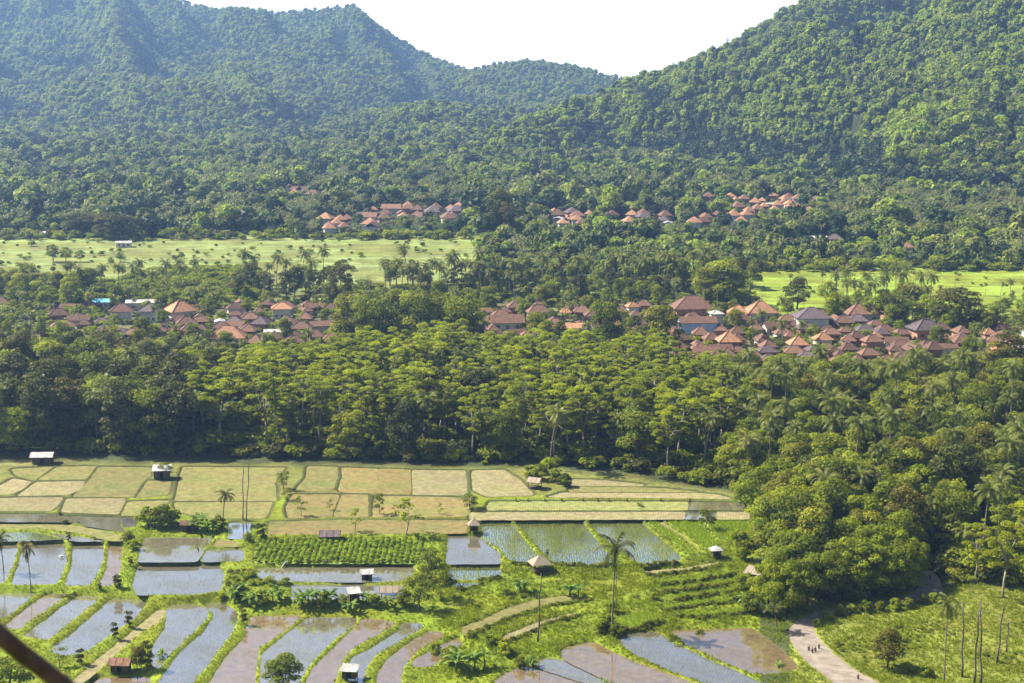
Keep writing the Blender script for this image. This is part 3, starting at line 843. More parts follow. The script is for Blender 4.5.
def chaikin(p, n=2, cut=1.6):
    p = np.array(p, float)
    for _ in range(n):
        q = np.roll(p, -1, 0)
        # keep true corners: only cut a short piece off
        L = np.linalg.norm(q - p, axis=1, keepdims=True)
        c = np.minimum(.25, cut / np.maximum(L, 1e-6))
        p = np.stack([p + (q - p) * c, q - (q - p) * c], 1).reshape(-1, 2)
    return p

def densify(p, step=1.2):
    out = []
    for a, b in zip(p, np.roll(p, -1, 0)):
        k = max(1, int(np.linalg.norm(b - a) / step))
        for i in range(k): out.append(a + (b - a) * i / k)
    return np.array(out)

def sdf(X, Y, P):
    d = np.full(X.shape, 1e9); ins = np.zeros(X.shape, bool)
    n = len(P)
    for i in range(n):
        ax, ay = P[i]; bx, by = P[(i + 1) % n]
        ex, ey = bx - ax, by - ay
        wx, wy = X - ax, Y - ay
        t = np.clip((wx * ex + wy * ey) / (ex * ex + ey * ey + 1e-12), 0, 1)
        d = np.minimum(d, (wx - ex * t) ** 2 + (wy - ey * t) ** 2)
        c = ((ay > Y) != (by > Y)) & (X < (bx - ax) * (Y - ay) / (by - ay + 1e-12) + ax)
        ins ^= c
    d = np.sqrt(d)
    return np.where(ins, -d, d)

def unproj(pt, z):
    r = ray(*pt); t = (z - H_CAM) / r[2]
    return t * r[0], t * r[1]

FIELDS = []; SLOPED = []
for pan, kd, pts in POLY + ROAD:
    ox, oy, s = PAN[pan]
    pp = [(ox + a / s, oy + b / s) for a, b in pts]
    cx = sum(p[0] for p in pp) / len(pp); cy = sum(p[1] for p in pp) / len(pp)
    _, yy, z = pix(cx, cy)
    if kd == 'R': z -= .05
    slope = kd in 'ODBS' and cy < 530
    W2 = np.array([pix(p[0], p[1])[:2] for p in pp]) if slope else np.array([unproj(p, z) for p in pp])
    W2 = chaikin(densify(W2, 3.0), 2, .45 if cy < 530 else 1.6)
    wob = .22
    W2 = W2 + wob * np.stack([fbm(W2[:, 0] / 3, W2[:, 1] / 3, 5), fbm(W2[:, 0] / 3, W2[:, 1] / 3, 6)], 1) * 1.6
    if cy < 525 or kd in 'WMGA':      # the fields nearly touch: only thin banks between them
        e1 = np.roll(W2, -1, 0) - np.roll(W2, 1, 0)
        nrm_ = np.stack([e1[:, 1], -e1[:, 0]], 1); nrm_ /= np.linalg.norm(nrm_, axis=1, keepdims=True) + 1e-9
        area = np.sum(W2[:, 0] * np.roll(W2[:, 1], -1) - np.roll(W2[:, 0], -1) * W2[:, 1])
        W2 = W2 + nrm_ * ((.3 if area > 0 else -.3) * (1 if cy < 525 else .7))
    FIELDS.append((kd, W2, z)); SLOPED.append(slope)

PX0, PX1, PY0, PY1, PS = -176.0, 142.0, 322.0, 516.0, 0.5
gx = np.arange(PX0, PX1 + PS / 2, PS); gy = np.arange(PY0, PY1 + PS / 2, PS)
GX, GY = np.meshgrid(gx, gy)
G0 = hterrain(GX, GY)
num = G0 * (1 / 9.0); den = np.full(GX.shape, 1 / 9.0)
inside_z = np.full(GX.shape, np.nan); smin = np.full(GX.shape, 60.0); kindmap = np.full(GX.shape, -1)
for i, (kd, W2, z) in enumerate(FIELDS):
    x0, y0 = W2.min(0) - 8; x1, y1 = W2.max(0) + 8
    ix = np.where((gx >= x0) & (gx <= x1))[0]; iy = np.where((gy >= y0) & (gy <= y1))[0]
    if not len(ix) or not len(iy): continue
    sl = np.s_[iy[0]:iy[-1] + 1, ix[0]:ix[-1] + 1]
    s = sdf(GX[sl], GY[sl], W2)
    wgt = np.where(s > 0, 1 / (s + .25) ** 2, 0) * sm(8, 4, s)
    num[sl] += wgt * (G0[sl] if SLOPED[i] else z); den[sl] += wgt
    ins = s < 0
    better = s < smin[sl]
    smin[sl] = np.where(better, s, smin[sl])
    inside_z[sl] = np.where(better & ins, G0[sl] if SLOPED[i] else z, inside_z[sl])
    kindmap[sl] = np.where(better, i, kindmap[sl])
SD = smin
outz = num / den
isroad = np.isin(kindmap, [i for i, f in enumerate(FIELDS) if f[0] == 'R'])
GPX, GPY = to_px(GX, GY, G0)
upper = sm(535, 515, GPY)
nz = (1 - .5 * upper) * .12 * fbm(GX / 2.2, GY / 2.2, 11) + .05 * fbm(GX / .9, GY / .9, 12)
s2 = SD + 0.25 * (1 - upper)
bump_h = (.34 * (1 - .45 * upper) * sm(0, .8, s2) * (1 - .6 * sm(1.5, 5, s2))) * np.where(isroad, .25, 1) + nz * sm(0.1, 1.2, s2)
PH = np.where(np.isnan(inside_z), outz + bump_h, inside_z + np.minimum(0, 0) + np.where(s2 > 0, bump_h, np.maximum(-.6, s2 * 1.1)))
edge = np.minimum(np.minimum(GX - PX0, PX1 - GX), np.minimum(GY - PY0, PY1 - GY))
e = sm(0, 4, edge)
PH = PH * e + (G0 + .03) * (1 - e)

def hsurf(x, y):
    x = np.asarray(x, float); y = np.asarray(y, float)
    base = hterrain(x, y)
    fx = (x - PX0) / PS; fy = (y - PY0) / PS
    ok = (fx > 0) & (fy > 0) & (fx < len(gx) - 1.01) & (fy < len(gy) - 1.01)
    fx = np.clip(fx, 0, len(gx) - 1.01); fy = np.clip(fy, 0, len(gy) - 1.01)
    i = fx.astype(int); j = fy.astype(int); u = fx - i; v = fy - j
    h = (PH[j, i] * (1 - u) + PH[j, i + 1] * u) * (1 - v) + (PH[j + 1, i] * (1 - u) + PH[j + 1, i + 1] * u) * v
    return np.where(ok, h, base)

def sd_at(x, y):
    i = int(round((x - PX0) / PS)); j = int(round((y - PY0) / PS))
    if 0 <= i < len(gx) and 0 <= j < len(gy): return float(SD[j, i])
    return 60.0

def at(px, py, lo=322.0, hi=1400.0):
    x, y, z = pix(px, py, lo, hi, hsurf)
    return (x, y, z)

def cover_colour(X, Y, Z):
    """what grows on the ground: linear base colour per point"""
    px, py = to_px(X, Y, Z)
    n = fbm(X / 9, Y / 9, 31); n2 = fbm(X / 40, Y / 40, 32)
    grass = np.array([.115, .15, .012]); lush = np.array([.165, .205, .012]); lawn = np.array([.15, .172, .028])
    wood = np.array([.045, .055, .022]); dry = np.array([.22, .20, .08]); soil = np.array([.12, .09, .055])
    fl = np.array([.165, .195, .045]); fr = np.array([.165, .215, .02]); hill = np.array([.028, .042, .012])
    t = np.clip(.5 + n, 0, 1)[..., None]
    c = grass * (1 - t) + lush * t
    m = (px > 790) & (Y < 400) & (py > 600 - (px - 800) * .08)
    c = np.where(m[..., None], lawn * (.85 + .3 * t), c)
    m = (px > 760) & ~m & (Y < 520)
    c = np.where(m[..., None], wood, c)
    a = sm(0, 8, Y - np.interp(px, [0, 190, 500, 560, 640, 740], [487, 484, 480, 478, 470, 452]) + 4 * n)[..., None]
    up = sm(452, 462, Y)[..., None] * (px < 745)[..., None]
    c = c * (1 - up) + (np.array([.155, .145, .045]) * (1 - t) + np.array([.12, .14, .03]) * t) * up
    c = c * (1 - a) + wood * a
    m = sm(640, 660, Y)[..., None]
    c = c * (1 - m) + (soil * (1 - t) + np.array([.10, .12, .04]) * t) * m
    left = px < 480
    m = (left & (Y > 800)) | (~left & (px > 735) & (Y > 745))
    c = np.where(m[..., None], np.where(left[..., None], fl * (.8 + .4 * t), fr * (.85 + .3 * t)), c)
    u_ = X * .97 + Y * .12 + 6 * n2; v_ = Y + 5 * n2 - X * .03
    ci = np.floor(v_ / 11); cj = np.floor(u_ / 34 + _hash(ci, ci * 0, 9) * 3)
    hsh = _hash(cj, ci, 4)
    bund = ((v_ / 11 - ci) < .14) | ((u_ / 34 + _hash(ci, ci * 0, 9) * 3 - cj) < .05)
    pl = (.86 + .28 * hsh)[..., None] * np.stack([np.ones(X.shape), 1 + .12 * (hsh - .5), .8 + .6 * hsh], -1)
    c = np.where(m[..., None], c * pl * np.where(bund, .7, 1)[..., None], c)
    m = (px >= 480) & (px <= 735) & (Y > 800)
    c = np.where(m[..., None], np.array([.11, .16, .03]), c)
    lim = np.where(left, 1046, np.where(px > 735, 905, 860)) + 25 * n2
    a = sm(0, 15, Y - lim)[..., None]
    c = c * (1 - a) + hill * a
    return np.concatenate([c, np.ones(c.shape[:-1] + (1,))], -1)

def grid_mesh(name, X, Y, Z, mat, flip=False):
    ny, nx = X.shape
    V = np.stack([X, Y, Z], -1).reshape(-1, 3)
    i = np.arange(nx * ny).reshape(ny, nx)
    Fq = np.stack([i[:-1, :-1], i[:-1, 1:], i[1:, 1:], i[1:, :-1]], -1).reshape(-1, 4)
    me = mesh_np(name, V, Fq, mat, None, True)
    a = me.color_attributes.new('col', 'FLOAT_COLOR', 'POINT')
    a.data.foreach_set('color', cover_colour(X, Y, Z).astype(np.float32).reshape(-1))
    return me

# one ground sheet from the slope under the viewpoint to beyond the ridges
ys = np.concatenate([np.arange(-300, 320, 10.0), np.arange(320, 520, 4.0), np.arange(520, 740, 5), np.arange(740, 1030, 1.6), np.geomspace(1030, 6200, 620)])
us = np.linspace(-1, 1, 420); us = np.sign(us) * (np.abs(us) * .62 + .38 * np.abs(us) ** 3)
hw = np.maximum(260, .52 * ys + 60)
TX = us[None, :] * hw[:, None]; TY = np.repeat(ys[:, None], len(us), 1)
TZ = hterrain(TX, TY)
insp = (TX > PX0 + 3) & (TX < PX1 - 3) & (TY > PY0 + 3) & (TY < PY1 - 3)
TZ = np.where(insp, TZ - 3.0, TZ)
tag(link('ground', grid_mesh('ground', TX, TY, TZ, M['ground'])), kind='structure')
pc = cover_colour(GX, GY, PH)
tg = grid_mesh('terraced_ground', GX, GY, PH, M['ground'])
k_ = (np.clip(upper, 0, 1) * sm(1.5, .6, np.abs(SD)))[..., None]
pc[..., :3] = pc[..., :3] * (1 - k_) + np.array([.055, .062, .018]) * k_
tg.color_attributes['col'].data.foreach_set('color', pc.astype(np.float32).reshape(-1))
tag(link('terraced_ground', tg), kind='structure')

# each paddy is a flat sheet lying at its own level between the banks
KN = {'R': 'road'}
for (kd, W2, z), slp in zip(FIELDS, SLOPED):
    me = bpy.data.meshes.new('paddy')
    c = W2.mean(0)
    zz = hterrain(W2[:, 0], W2[:, 1]) - z if slp else np.zeros(len(W2))
    me.from_pydata([(p[0] - c[0], p[1] - c[1], q) for p, q in zip(W2, zz)], [], [tuple(range(len(W2)))])
    me.materials.append(P[kd]); me.update()
    nm = {'R': 'road', 'W': 'paddy_water', 'A': 'paddy_water', 'M': 'paddy_water', 'G': 'paddy_water'}.get(kd, 'field')
    tag(link(nm, me, loc=(c[0], c[1], z)), kind='structure')

# ------------------------------------------------------------------ grass on the banks, rice and vegetables in the beds
def tuft_mesh(name, n, h, wd, mat, seed, spread=.25, lean=.5):
    r = np.random.default_rng(seed); V = []; Fq = []; at_ = []
    for k in range(n):
        a = r.random() * 6.28; q = spread * math.sqrt(r.random())
        b = np.array([q * math.cos(a), q * math.sin(a), -.05]); hh = h * (.6 + .8 * r.random())
        a2 = r.random() * 6.28; ln = lean * hh * r.random()
        t = b + [ln * math.cos(a2), ln * math.sin(a2), hh]
        s = np.array([-math.sin(a2), math.cos(a2), 0]) * wd
        i = len(V); V += [b - s, b + s, t + s * .4, t - s * .4]; Fq.append([i, i + 1, i + 2, i + 3]); at_.append(r.random())
    return mesh_np(name, np.array(V), np.array(Fq), mat, at_)

tufts = source_coll('grass_source', [tuft_mesh(f'tuft{i}', 14, .34 + .1 * i, .05, M['grass'], 30 + i, .35) for i in range(4)])
sel = np.where(((SD > -.05) & (SD < 8) | ((GX > 60) & (GY < 392) & (SD > 0))).reshape(-1) & (~isroad | (SD > .4)).reshape(-1) & (edge > 2).reshape(-1))[0]
gpx, gpy = to_px(GX, GY, PH)
fl_ = gpy.reshape(-1)[sel] > 452
sel = sel[fl_]
dens = fbm(GX / 6, GY / 6, 77).reshape(-1)[sel]
sel = sel[rng.random(len(sel)) < (.55 + .5 * dens) * (1 - .6 * upper.reshape(-1)[sel])]
gp = np.stack([GX.reshape(-1)[sel] + rng.uniform(-.3, .3, len(sel)), GY.reshape(-1)[sel] + rng.uniform(-.3, .3, len(sel)), PH.reshape(-1)[sel] - .02], 1)
# taller growth on the steep banks of the curved terraces
spx = gpx.reshape(-1)[sel]; spy = gpy.reshape(-1)[sel]
tall = .25 * ((spx > 430) & (spx < 760) & (spy > 565) & (spy < 655)) * (SD.reshape(-1)[sel] > .3)
sc = (.45 + .6 * rng.random(len(sel))) * (1 - .55 * upper.reshape(-1)[sel]) * np.where(gpx.reshape(-1)[sel] < 440, .72, 1) * (1 + 1.3 * tall * (fbm(gp[:, 0] / 4, gp[:, 1] / 4, 8) > -.15))
scatter('grass', gp, rng.random(len(sel)) * 6.28, np.stack([sc * 1.2, sc * 1.2, sc], 1), rng.integers(0, 4, len(sel)), tufts, 'yellow green grass growing on the banks between the paddies', 'grass')

def fill_points(kinds, step, jit, extra=None):
    out = []
    for kd, W2, z in FIELDS:
        if kd not in kinds: continue
        x0, y0 = W2.min(0); x1, y1 = W2.max(0)
        X, Y = np.meshgrid(np.arange(x0, x1, step[0]), np.arange(y0, y1, step[1]))
        s = sdf(X, Y, W2); k = s < -.3
        X = X[k] + rng.uniform(-jit, jit, k.sum()); Y = Y[k] + rng.uniform(-jit, jit, k.sum())
        out.append(np.stack([X, Y, np.full(len(X), z)], 1))
    return np.concatenate(out)
p_ = fill_points('L', (.55, .55), .2)
scatter('rice_plants', p_, rng.random(len(p_)) * 6.28, np.repeat(rng.uniform(.7, 1.2, (len(p_), 1)), 3, 1), rng.integers(0, 2, len(p_)),
        source_coll('rice_source', [tuft_mesh(f'rice{i}', 12, .55, .045, M['rice'], 60 + i, .28, .4) for i in range(2)]), 'bright green young rice filling the stepped terraces', 'rice')
pg_ = fill_points('G', (.62, .7), .2); pw_ = fill_points('W', (.8, .65), .34)
p_ = np.concatenate([pg_, pw_]); ks_ = np.concatenate([np.full(len(pg_), 1.0), np.full(len(pw_), .42)])[:, None]
scatter('rice_seedlings', p_, rng.random(len(p_)) * 6.28, np.repeat(rng.uniform(.7, 1.2, (len(p_), 1)) * ks_, 3, 1), rng.integers(0, 2, len(p_)),
        source_coll('seedling_source', [tuft_mesh(f'seedling{i}', 7, .27, .04, M['rice'], 66 + i, .13, .7) for i in range(2)]), 'thin green rice seedlings standing in shallow water', 'rice')
p_ = fill_points('V', (1.5, 1.1), .25)
vegm = []
for i in range(3):
    L = [((0, 0, .7), (.55, .55, .5)), ((.3, .2, .5), (.4, .4, .35)), ((-.3, .1, .45), (.4, .4, .35))]
    vegm.append(crown_mesh(f'veg{i}', M['crop'], L, 38, .26, 70 + i, aspect=.35, droop=.3))
scatter('vegetable_plants', p_, rng.random(len(p_)) * 6.28, np.repeat(rng.uniform(.6, 1.25, (len(p_), 1)), 3, 1), rng.integers(0, 3, len(p_)),
        source_coll('vegetable_source', vegm), 'rows of leafy yellow green crop plants in the bed', 'crop')

# ------------------------------------------------------------------ houses
def hip_roof(mb, w, d, z, rh, oh=.9, ridge=None):
    W, D = w / 2 + oh, d / 2 + oh
    rl = max(0.02, (w - d) / 2) if ridge is None else ridge
    t = .14
    V = [(-W, -D, z), (W, -D, z), (W, D, z), (-W, D, z), (-rl, 0, z + rh), (rl, 0, z + rh),
         (-W, -D, z - t), (W, -D, z - t), (W, D, z - t), (-W, D, z - t)]
    mb.add(V, [(0, 1, 5, 4), (1, 2, 5), (2, 3, 4, 5), (3, 0, 4), (0, 6, 7, 1), (1, 7, 8, 2), (2, 8, 9, 3), (3, 9, 6, 0), (9, 8, 7, 6)])
    return rl

def house(key, w, d, h, rh, roof, wall, kind='hip', oh=.9, openings=True, two=False):
    mb = MB(); parts = []
    mb.box(-w / 2, w / 2, -d / 2, d / 2, -1.2, h)
    parts.append(['wall', mb.mesh(key + '_wall', M[wall])])
    rb = MB(); zc = h + .12 if kind != 'flat' else h + .1
    if kind == 'hip':
        e_ = -oh * rh / (d / 2 + oh)
        rl = hip_roof(rb, w, d, h + .05, rh, oh)
        cap = MB(); W, D = w / 2 + oh, d / 2 + oh
        for sx in (-1, 1):
            for sy in (-1, 1):
                cap.tube([(sx * W, sy * D, h + .1), (sx * rl, 0, h + rh + .1)], .13, 4)
        cap.tube([(-rl - .1, 0, h + rh + .1), (rl + .1, 0, h + rh + .1)], .16, 4)
        for sx in (-1, 1): cap.tube([(sx * rl, 0, h + rh), (sx * rl, 0, h + rh + .55)], [.16, .05], 5)
        parts.append(['roof', rb.mesh(key + '_roof', M[roof]), [['ridge_cap', cap.mesh(key + '_cap', M['tile_orange'] if roof == 'tile_orange' else M['tile_dark'] if roof != 'roof_zinc' else M['roof_zinc'])]]])
    elif kind == 'gable':
        W, D = w / 2 + .5, d / 2 + oh
        t = .14
        rb.add([(-W, -D, h - .1), (W, -D, h - .1), (W, 0, h + rh), (-W, 0, h + rh), (-W, D, h - .1), (W, D, h - .1),
                (-W, -D, h - .1 - t), (W, -D, h - .1 - t), (W, 0, h + rh - t), (-W, 0, h + rh - t), (-W, D, h - .1 - t), (W, D, h - .1 - t)],
               [(0, 1, 2, 3), (3, 2, 5, 4), (0, 6, 7, 1), (5, 11, 10, 4), (1, 7, 8, 2), (2, 8, 11, 5), (0, 3, 9, 6), (3, 4, 10, 9), (7, 6, 9, 8), (8, 9, 10, 11)])
        parts.append(['roof', rb.mesh(key + '_roof', M[roof])])
        q = w / 2 - .01
        for sx in (-q, q - .12):
            g = MB()
            g.add([(sx, -d / 2, h), (sx, d / 2, h), (sx, 0, h + rh * .86), (sx + .12, -d / 2, h), (sx + .12, d / 2, h), (sx + .12, 0, h + rh * .86)], [(0, 1, 2), (5, 4, 3), (0, 3, 4, 1), (1, 4, 5, 2), (2, 5, 3, 0)])
            parts.append(['gable', g.mesh(key + '_gable', M[wall])])
    if openings:
        dm = MB(); dm.box(-.55, .55, -d / 2 - .07, -d / 2 + .02, -.2, 2.0)
        parts.append(['door', dm.mesh(key + '_door', M['shutter'])])
        for sx in ([-.3, .3] if w > 6 else [-.28]):
            x = sx * w
            fm = MB(); y = -d / 2 - .06
            for (a, b, c_, e2) in ((x - .6, x - .5, .8, 2.0), (x + .5, x + .6, .8, 2.0), (x - .5, x + .5, .8, .9), (x - .5, x + .5, 1.9, 2.0)):
                fm.box(a, b, y, y + .1, c_, e2)
            pm = MB(); pm.box(x - .5, x + .5, y + .03, y + .05, .9, 1.9)
            parts.append(['window', fm.mesh(key + '_window', M['shutter']), [['pane', pm.mesh(key + '_pane', M['opening'])]]])
    PROTO[key] = parts

house('h0', 8, 6, 2.9, 2.9, 'tile_brown', 'wall_brick')
house('h1', 10, 6.5, 3.0, 3.1, 'tile_brown', 'wall_white')
house('h2', 6, 6, 2.9, 3.3, 'tile_brown', 'wall_brick')
house('h3', 11, 6, 3.0, 2.3, 'tile_brown', 'wall_white', 'gable')
house('h4', 7, 6, 3.0, 3.0, 'tile_orange', 'wall_white')
house('h5', 9, 7, 3.2, 3.0, 'tile_dark', 'wall_brick')
house('h6', 9, 5, 2.8, .9, 'roof_zinc', 'wall_white', 'gable')
house('h7', 5, 5, 2.8, 2.8, 'tile_orange', 'wall_brick')
HN = ['h0', 'h1', 'h2', 'h3', 'h4', 'h5', 'h6', 'h7']
HOUSE_XY = []
def put_house(key, x, y, rz, sc, label, group=None, z=None, parts=None, name='house', cat='house'):
    z = float(hsurf(x, y)) if z is None else z
    HOUSE_XY.append((x, y, 5.5 * (sc if not hasattr(sc, '__len__') else sc[0])))
    return put(key, name, (x, y, z + .15), rz, sc, label, cat, group, parts=parts)

house('white_orange', 8, 7, 4.6, 2.7, 'tile_orange', 'wall_white', oh=1.0)
house('white_brown', 8.5, 7, 5.2, 3.4, 'tile_brown', 'wall_white', oh=1.1)
house('white_dark', 8, 6.5, 4.8, 3.0, 'tile_dark', 'wall_white', oh=1.0)
house('blue_wall', 16, 9, 5.6, 2.2, 'tile_brown', 'wall_blue', 'gable', oh=.6, openings=False)
house('zinc_small', 5, 5, 6.6, 1.4, 'roof_zinc', 'wall_white', oh=.7)
house('big_brown', 17, 12, 5, 5.5, 'tile_brown', 'wall_brick', oh=1.2)
house('cream_temple', 13, 9, 3.2, 4.6, 'tile_orange', 'wall_white', oh=1.4)
house('long_zinc', 16, 6, 3.5, 1.0, 'roof_zinc', 'wall_white', 'gable')
house('long_tan', 20, 7, 3.2, 1.6, 'tile_orange', 'wall_white', 'gable')
house('dark_tower', 13, 11, 6.0, 4.2, 'tile_dark', 'wall_white', oh=1.4)
house('blue_roof', 7, 5, 3, 1.0, 'roof_blue', 'wall_white', 'gable')
SP = [
 ('white_orange', 282, 318, .1, 1.0, 'white house with an orange hip roof at the left edge of the village clump'),
 ('white_brown', 122, 322, .15, 1.0, 'tall white house with a brown hip roof in the left village'),
 ('white_dark', 151, 321, -.15, 1.0, 'white house with a dark peaked roof right of the brown roofed white house'),
 ('cream_temple', 228, 344, .05, 1.0, 'broad hall with pale orange pyramid roof above the feathery trees'),
 ('h4', 181, 320, .6, 1.5, 'bright orange roofed house among brown roofs in the left village'),
 ('long_zinc', 144, 309, .1, 1.0, 'long white metal roofed shed behind the left village houses'),
 ('h6', 121, 300, .5, .8, 'small white gabled shed rising behind the left village roofs'),
 ('blue_roof', 102, 308, .1, 1.1, 'small shed with a bright blue roof in the left village'),
 ('blue_wall', 697, 334, .05, 1.0, 'large house with a long pale blue side wall'),
 ('zinc_small', 716, 328, .1, 1.0, 'narrow building with a small white roof at the blue wall'),
 ('big_brown', 692, 318, .1, 1.0, 'largest brown hip roofed house behind the blue walled house'),
 ('long_tan', 568, 334, .05, 1.0, 'long low building with a pale orange roof above the feathery trees'),
 ('dark_tower', 811, 330, .05, 1.0, 'large two tiered hall with a dark purplish roof and white eaves'),
 ('h4', 760, 322, .1, 1.6, 'wide orange roofed house left of the dark roofed hall'),
 ('h4', 738, 321, -.1, 1.2, 'second orange roofed house right of the blue walled house'),
 ('h7', 797, 352, .1, 1.2, 'small house with a pale orange pyramid roof below the dark hall'),
 ('h7', 728, 350, .1, 1.4, 'orange roofed house at the tree edge below the blue wall'),
 ('h5', 925, 338, .2, 1.3, 'dark roofed house at the right end of the village beside the round dark tree'),
 ('h3', 507, 330, .1, 1.3, 'long brown gabled house at the left of the middle roofs'),
 ('h1', 862, 322, .1, 1.4, 'tall brown roofed house at the top of the right village'),
]
for key, px, py, rz, sc, lb in SP:
    x, y, z = at(px, py, 600, 1000)
    put_house(key, x, y, rz, sc, lb)

def spaced(x, y, r, L):
    for (a, b, c_) in L:
        if (a - x) ** 2 + (b - y) ** 2 < (r + c_) ** 2 * .62: return False
    return True

hr = random.Random(5)
def village(n, pxr, yr, label, group, keys, scr=(.62, 1.0), tries=60, prob=None):
    k = 0
    for _ in range(n * tries):
        if k >= n: break
        px = hr.uniform(*pxr); y = hr.uniform(*yr)
        if prob and hr.random() > prob(px, y): continue
        x = (px - 512) / F_PX * y * 1.01
        sc = hr.uniform(*scr)
        if not spaced(x, y, 5.0 * sc, HOUSE_XY): continue
        key = hr.choices(HN, keys)[0]
        rz = hr.choice([0, math.pi / 2, 0, math.pi]) + hr.uniform(-.25, .25) + .1
        suffix = {'h0': 'brown hip roofed brick house', 'h1': 'brown hip roofed white house', 'h2': 'brown pyramid roofed brick house', 'h3': 'brown gabled white house',
                  'h4': 'orange hip roofed white house', 'h5': 'dark roofed brick house', 'h6': 'low white metal roofed shed', 'h7': 'small orange pyramid roofed house'}[key]
        put_house(key, x, y, rz, sc, f'{suffix} {label}', f'{suffix}s {group}')
        k += 1
KW = [34, 12, 24, 12, 3, 8, 4, 2]
village(16, (48, 165), (690, 775), 'in the left village', 'in the left village', KW)
village(12, (165, 235), (690, 745), 'in the left village', 'in the left village', KW)
village(32, (232, 345), (670, 775), 'in the brown clump left of the bushy trees', 'in the brown clump', KW)
village(42, (468, 665), (690, 770), 'in the middle of the long village', 'in the middle of the village', KW)
village(84, (665, 905), (628, 752), 'in the dense right village', 'in the right village', KW)
village(34, (890, 1060), (632, 712), 'at the far right of the village', 'at the right end of the village', KW)
village(3, (-20, 12), (755, 790), 'at the left edge of the picture', 'at the left edge', KW)
NEAR_H = len(HOUSE_XY)
def far_village(n, pxr, rowr, label, keys, scr=(.9, 1.3)):
    k = 0
    for _ in range(n * 30):
        if k >= n: break
        px = hr.uniform(*pxr); row = hr.uniform(*rowr)
        x, y, z = pix(px, row, 900, 3000)
        sc = hr.uniform(*scr)
        if not spaced(x, y, 4.6 * sc, HOUSE_XY): continue
        key = hr.choices(HN, keys)[0]
        me = PROTO[key]
        put_house(key, x, y, hr.choice([0, math.pi / 2]) + hr.uniform(-.3, .3), sc, f'tiny tile roofed house {label}', f'houses {label}', z=z, parts=[q[:2] for q in me[:2]])
        k += 1
KF = [18, 10, 10, 6, 22, 6, 6, 10]
far_village(22, (366, 462), (207, 224), 'in the far orange roofed hamlet', KF)
far_village(10, (322, 372), (222, 234), 'among trees left of the far hamlet', KF)
far_village(20, (548, 668), (216, 229), 'in the far row of roofs at mid picture', KF)
far_village(26, (706, 820), (199, 219), 'in the far hamlet under the right mountain', KF)
far_village(8, (690, 770), (219, 228), 'below the right far hamlet', KF)
far_village(8, (282, 330), (189, 199), 'in the reddish far hamlet at left', [30, 10, 10, 6, 4, 6, 6, 4])
for px, row, key, lb in [(813, 243, 'long_zinc', 'pale long building at the right wood edge'), (834, 244, 'h5', 'dark roofed house right of the pale long building'),
                         (905, 252, 'h4', 'lone orange roofed house before the right wood'), (16, 186, 'h6', 'white shed at the far left wood'),
                         (42, 237, 'h6', 'small white hut standing in the left yellow field'), (124, 247, 'h6', 'small pale hut at the foot of the dark far trees'),
                         (650, 187, 'h4', 'single orange roof high in the middle forest'), (415, 186, 'h6', 'white roof above the far hamlet')]:
    x, y, z = pix(px, row, 850, 3000)
    put_house(key, x, y, hr.uniform(-.3, .3), 1.0, lb, z=z)

# ------------------------------------------------------------------ trees standing on their own
def field_mask_ok(x, y, r=1.0): return sd_at(x, y) > r
TREES = []
SPECIES_H = {'albizia': 22.0, 'broad': 17.0, 'dark': 20.5, 'light': 15.5, 'palm': 18.0, 'column': 16.0}
def row_limit(px):
    return float(np.interp(px, [-60, 40, 60, 335, 352, 458, 475, 660, 680, 900, 960, 985, 1060], [296, 305, 336, 342, 312, 312, 333, 335, 352, 362, 356, 345, 345]))
def fit(key, x, y, sc):
    z = float(hterrain(x, y)); px, _ = to_px(x, y, z)
    if y > 632 or y < 440 or key.rstrip('0123456789') not in SPECIES_H: return sc
    r = ray(px, row_limit(px)); hmax = H_CAM + r[2] / r[1] * y - z
    hs = SPECIES_H[key.rstrip('0123456789')]
    sz = sc[2] if hasattr(sc, '__len__') else sc
    lim = hmax / hs * hr.uniform(.8, 1.12)
    if lim >= sz: return sc
    f = max(lim, .16) / sz
    return tuple(np.array(sc) * [f ** .6, f ** .6, f]) if hasattr(sc, '__len__') else (sc * f ** .6, sc * f ** .6, sc * f)
def zone(x, y, group):
    px, _ = to_px(x, y, float(hterrain(x, y)))
    if 'middle belt' in group:
        e_ = y - FRONT(px)
        return ('at the field edge' if e_ < 22 else 'at the village edge' if y > 588 else 'inside the belt') + (', left part' if px < 330 else ', centre' if px < 520 else ', right part')
    if 'left wood' in group: return 'at the field edge' if y < 520 else 'near the village' if y > 600 else 'deep inside'
    if 'right wood' in group:
        return ('lower part' if y < 460 else 'middle part' if y < 560 else 'just below the roofs') + (', left side' if px < 830 else ', right side' if px > 940 else ', centre')
    if 'village roofs' in group: return 'at the left' if px < 230 else 'left of the bushy trees' if px < 400 else 'in the middle' if px < 660 else 'at the right'
    if 'beside the road' in group: return 'at the road edge' if y < 392 else 'at the back' if y > 415 else 'in the centre'
    if 'middle village' in group: return 'left part' if px < 500 else 'centre' if px < 620 else 'right part'
    return ''
MASS = []        # broadleaf trees of the woods: the largest become things, the rest one canopy
def tree(key, name, x, y, sc, label, cat='tree', group=None, rz=None, z=None, r=4.0, tilt=(0, 0)):
    z = float(hsurf(x, y)) if z is None else z
    TREES.append((x, y, r))
    if group:
        sc = fit(key, x, y, sc)
        zz = zone(x, y, group)
        if zz: label = label + ' ' + zz; group = group + ' ' + zz
    if name in ('broadleaf_tree', 'coconut_palm') and group:
        s_ = sc if hasattr(sc, '__len__') else (sc, sc, sc)
        MASS.append((key, name, (x, y, z - .1), hr.uniform(0, 6.28), s_, label, cat, group))
        return None
    return put(key, name, (x, y, z - .1), hr.uniform(0, 6.28) if rz is None else rz, sc, label, cat, group, tilt)

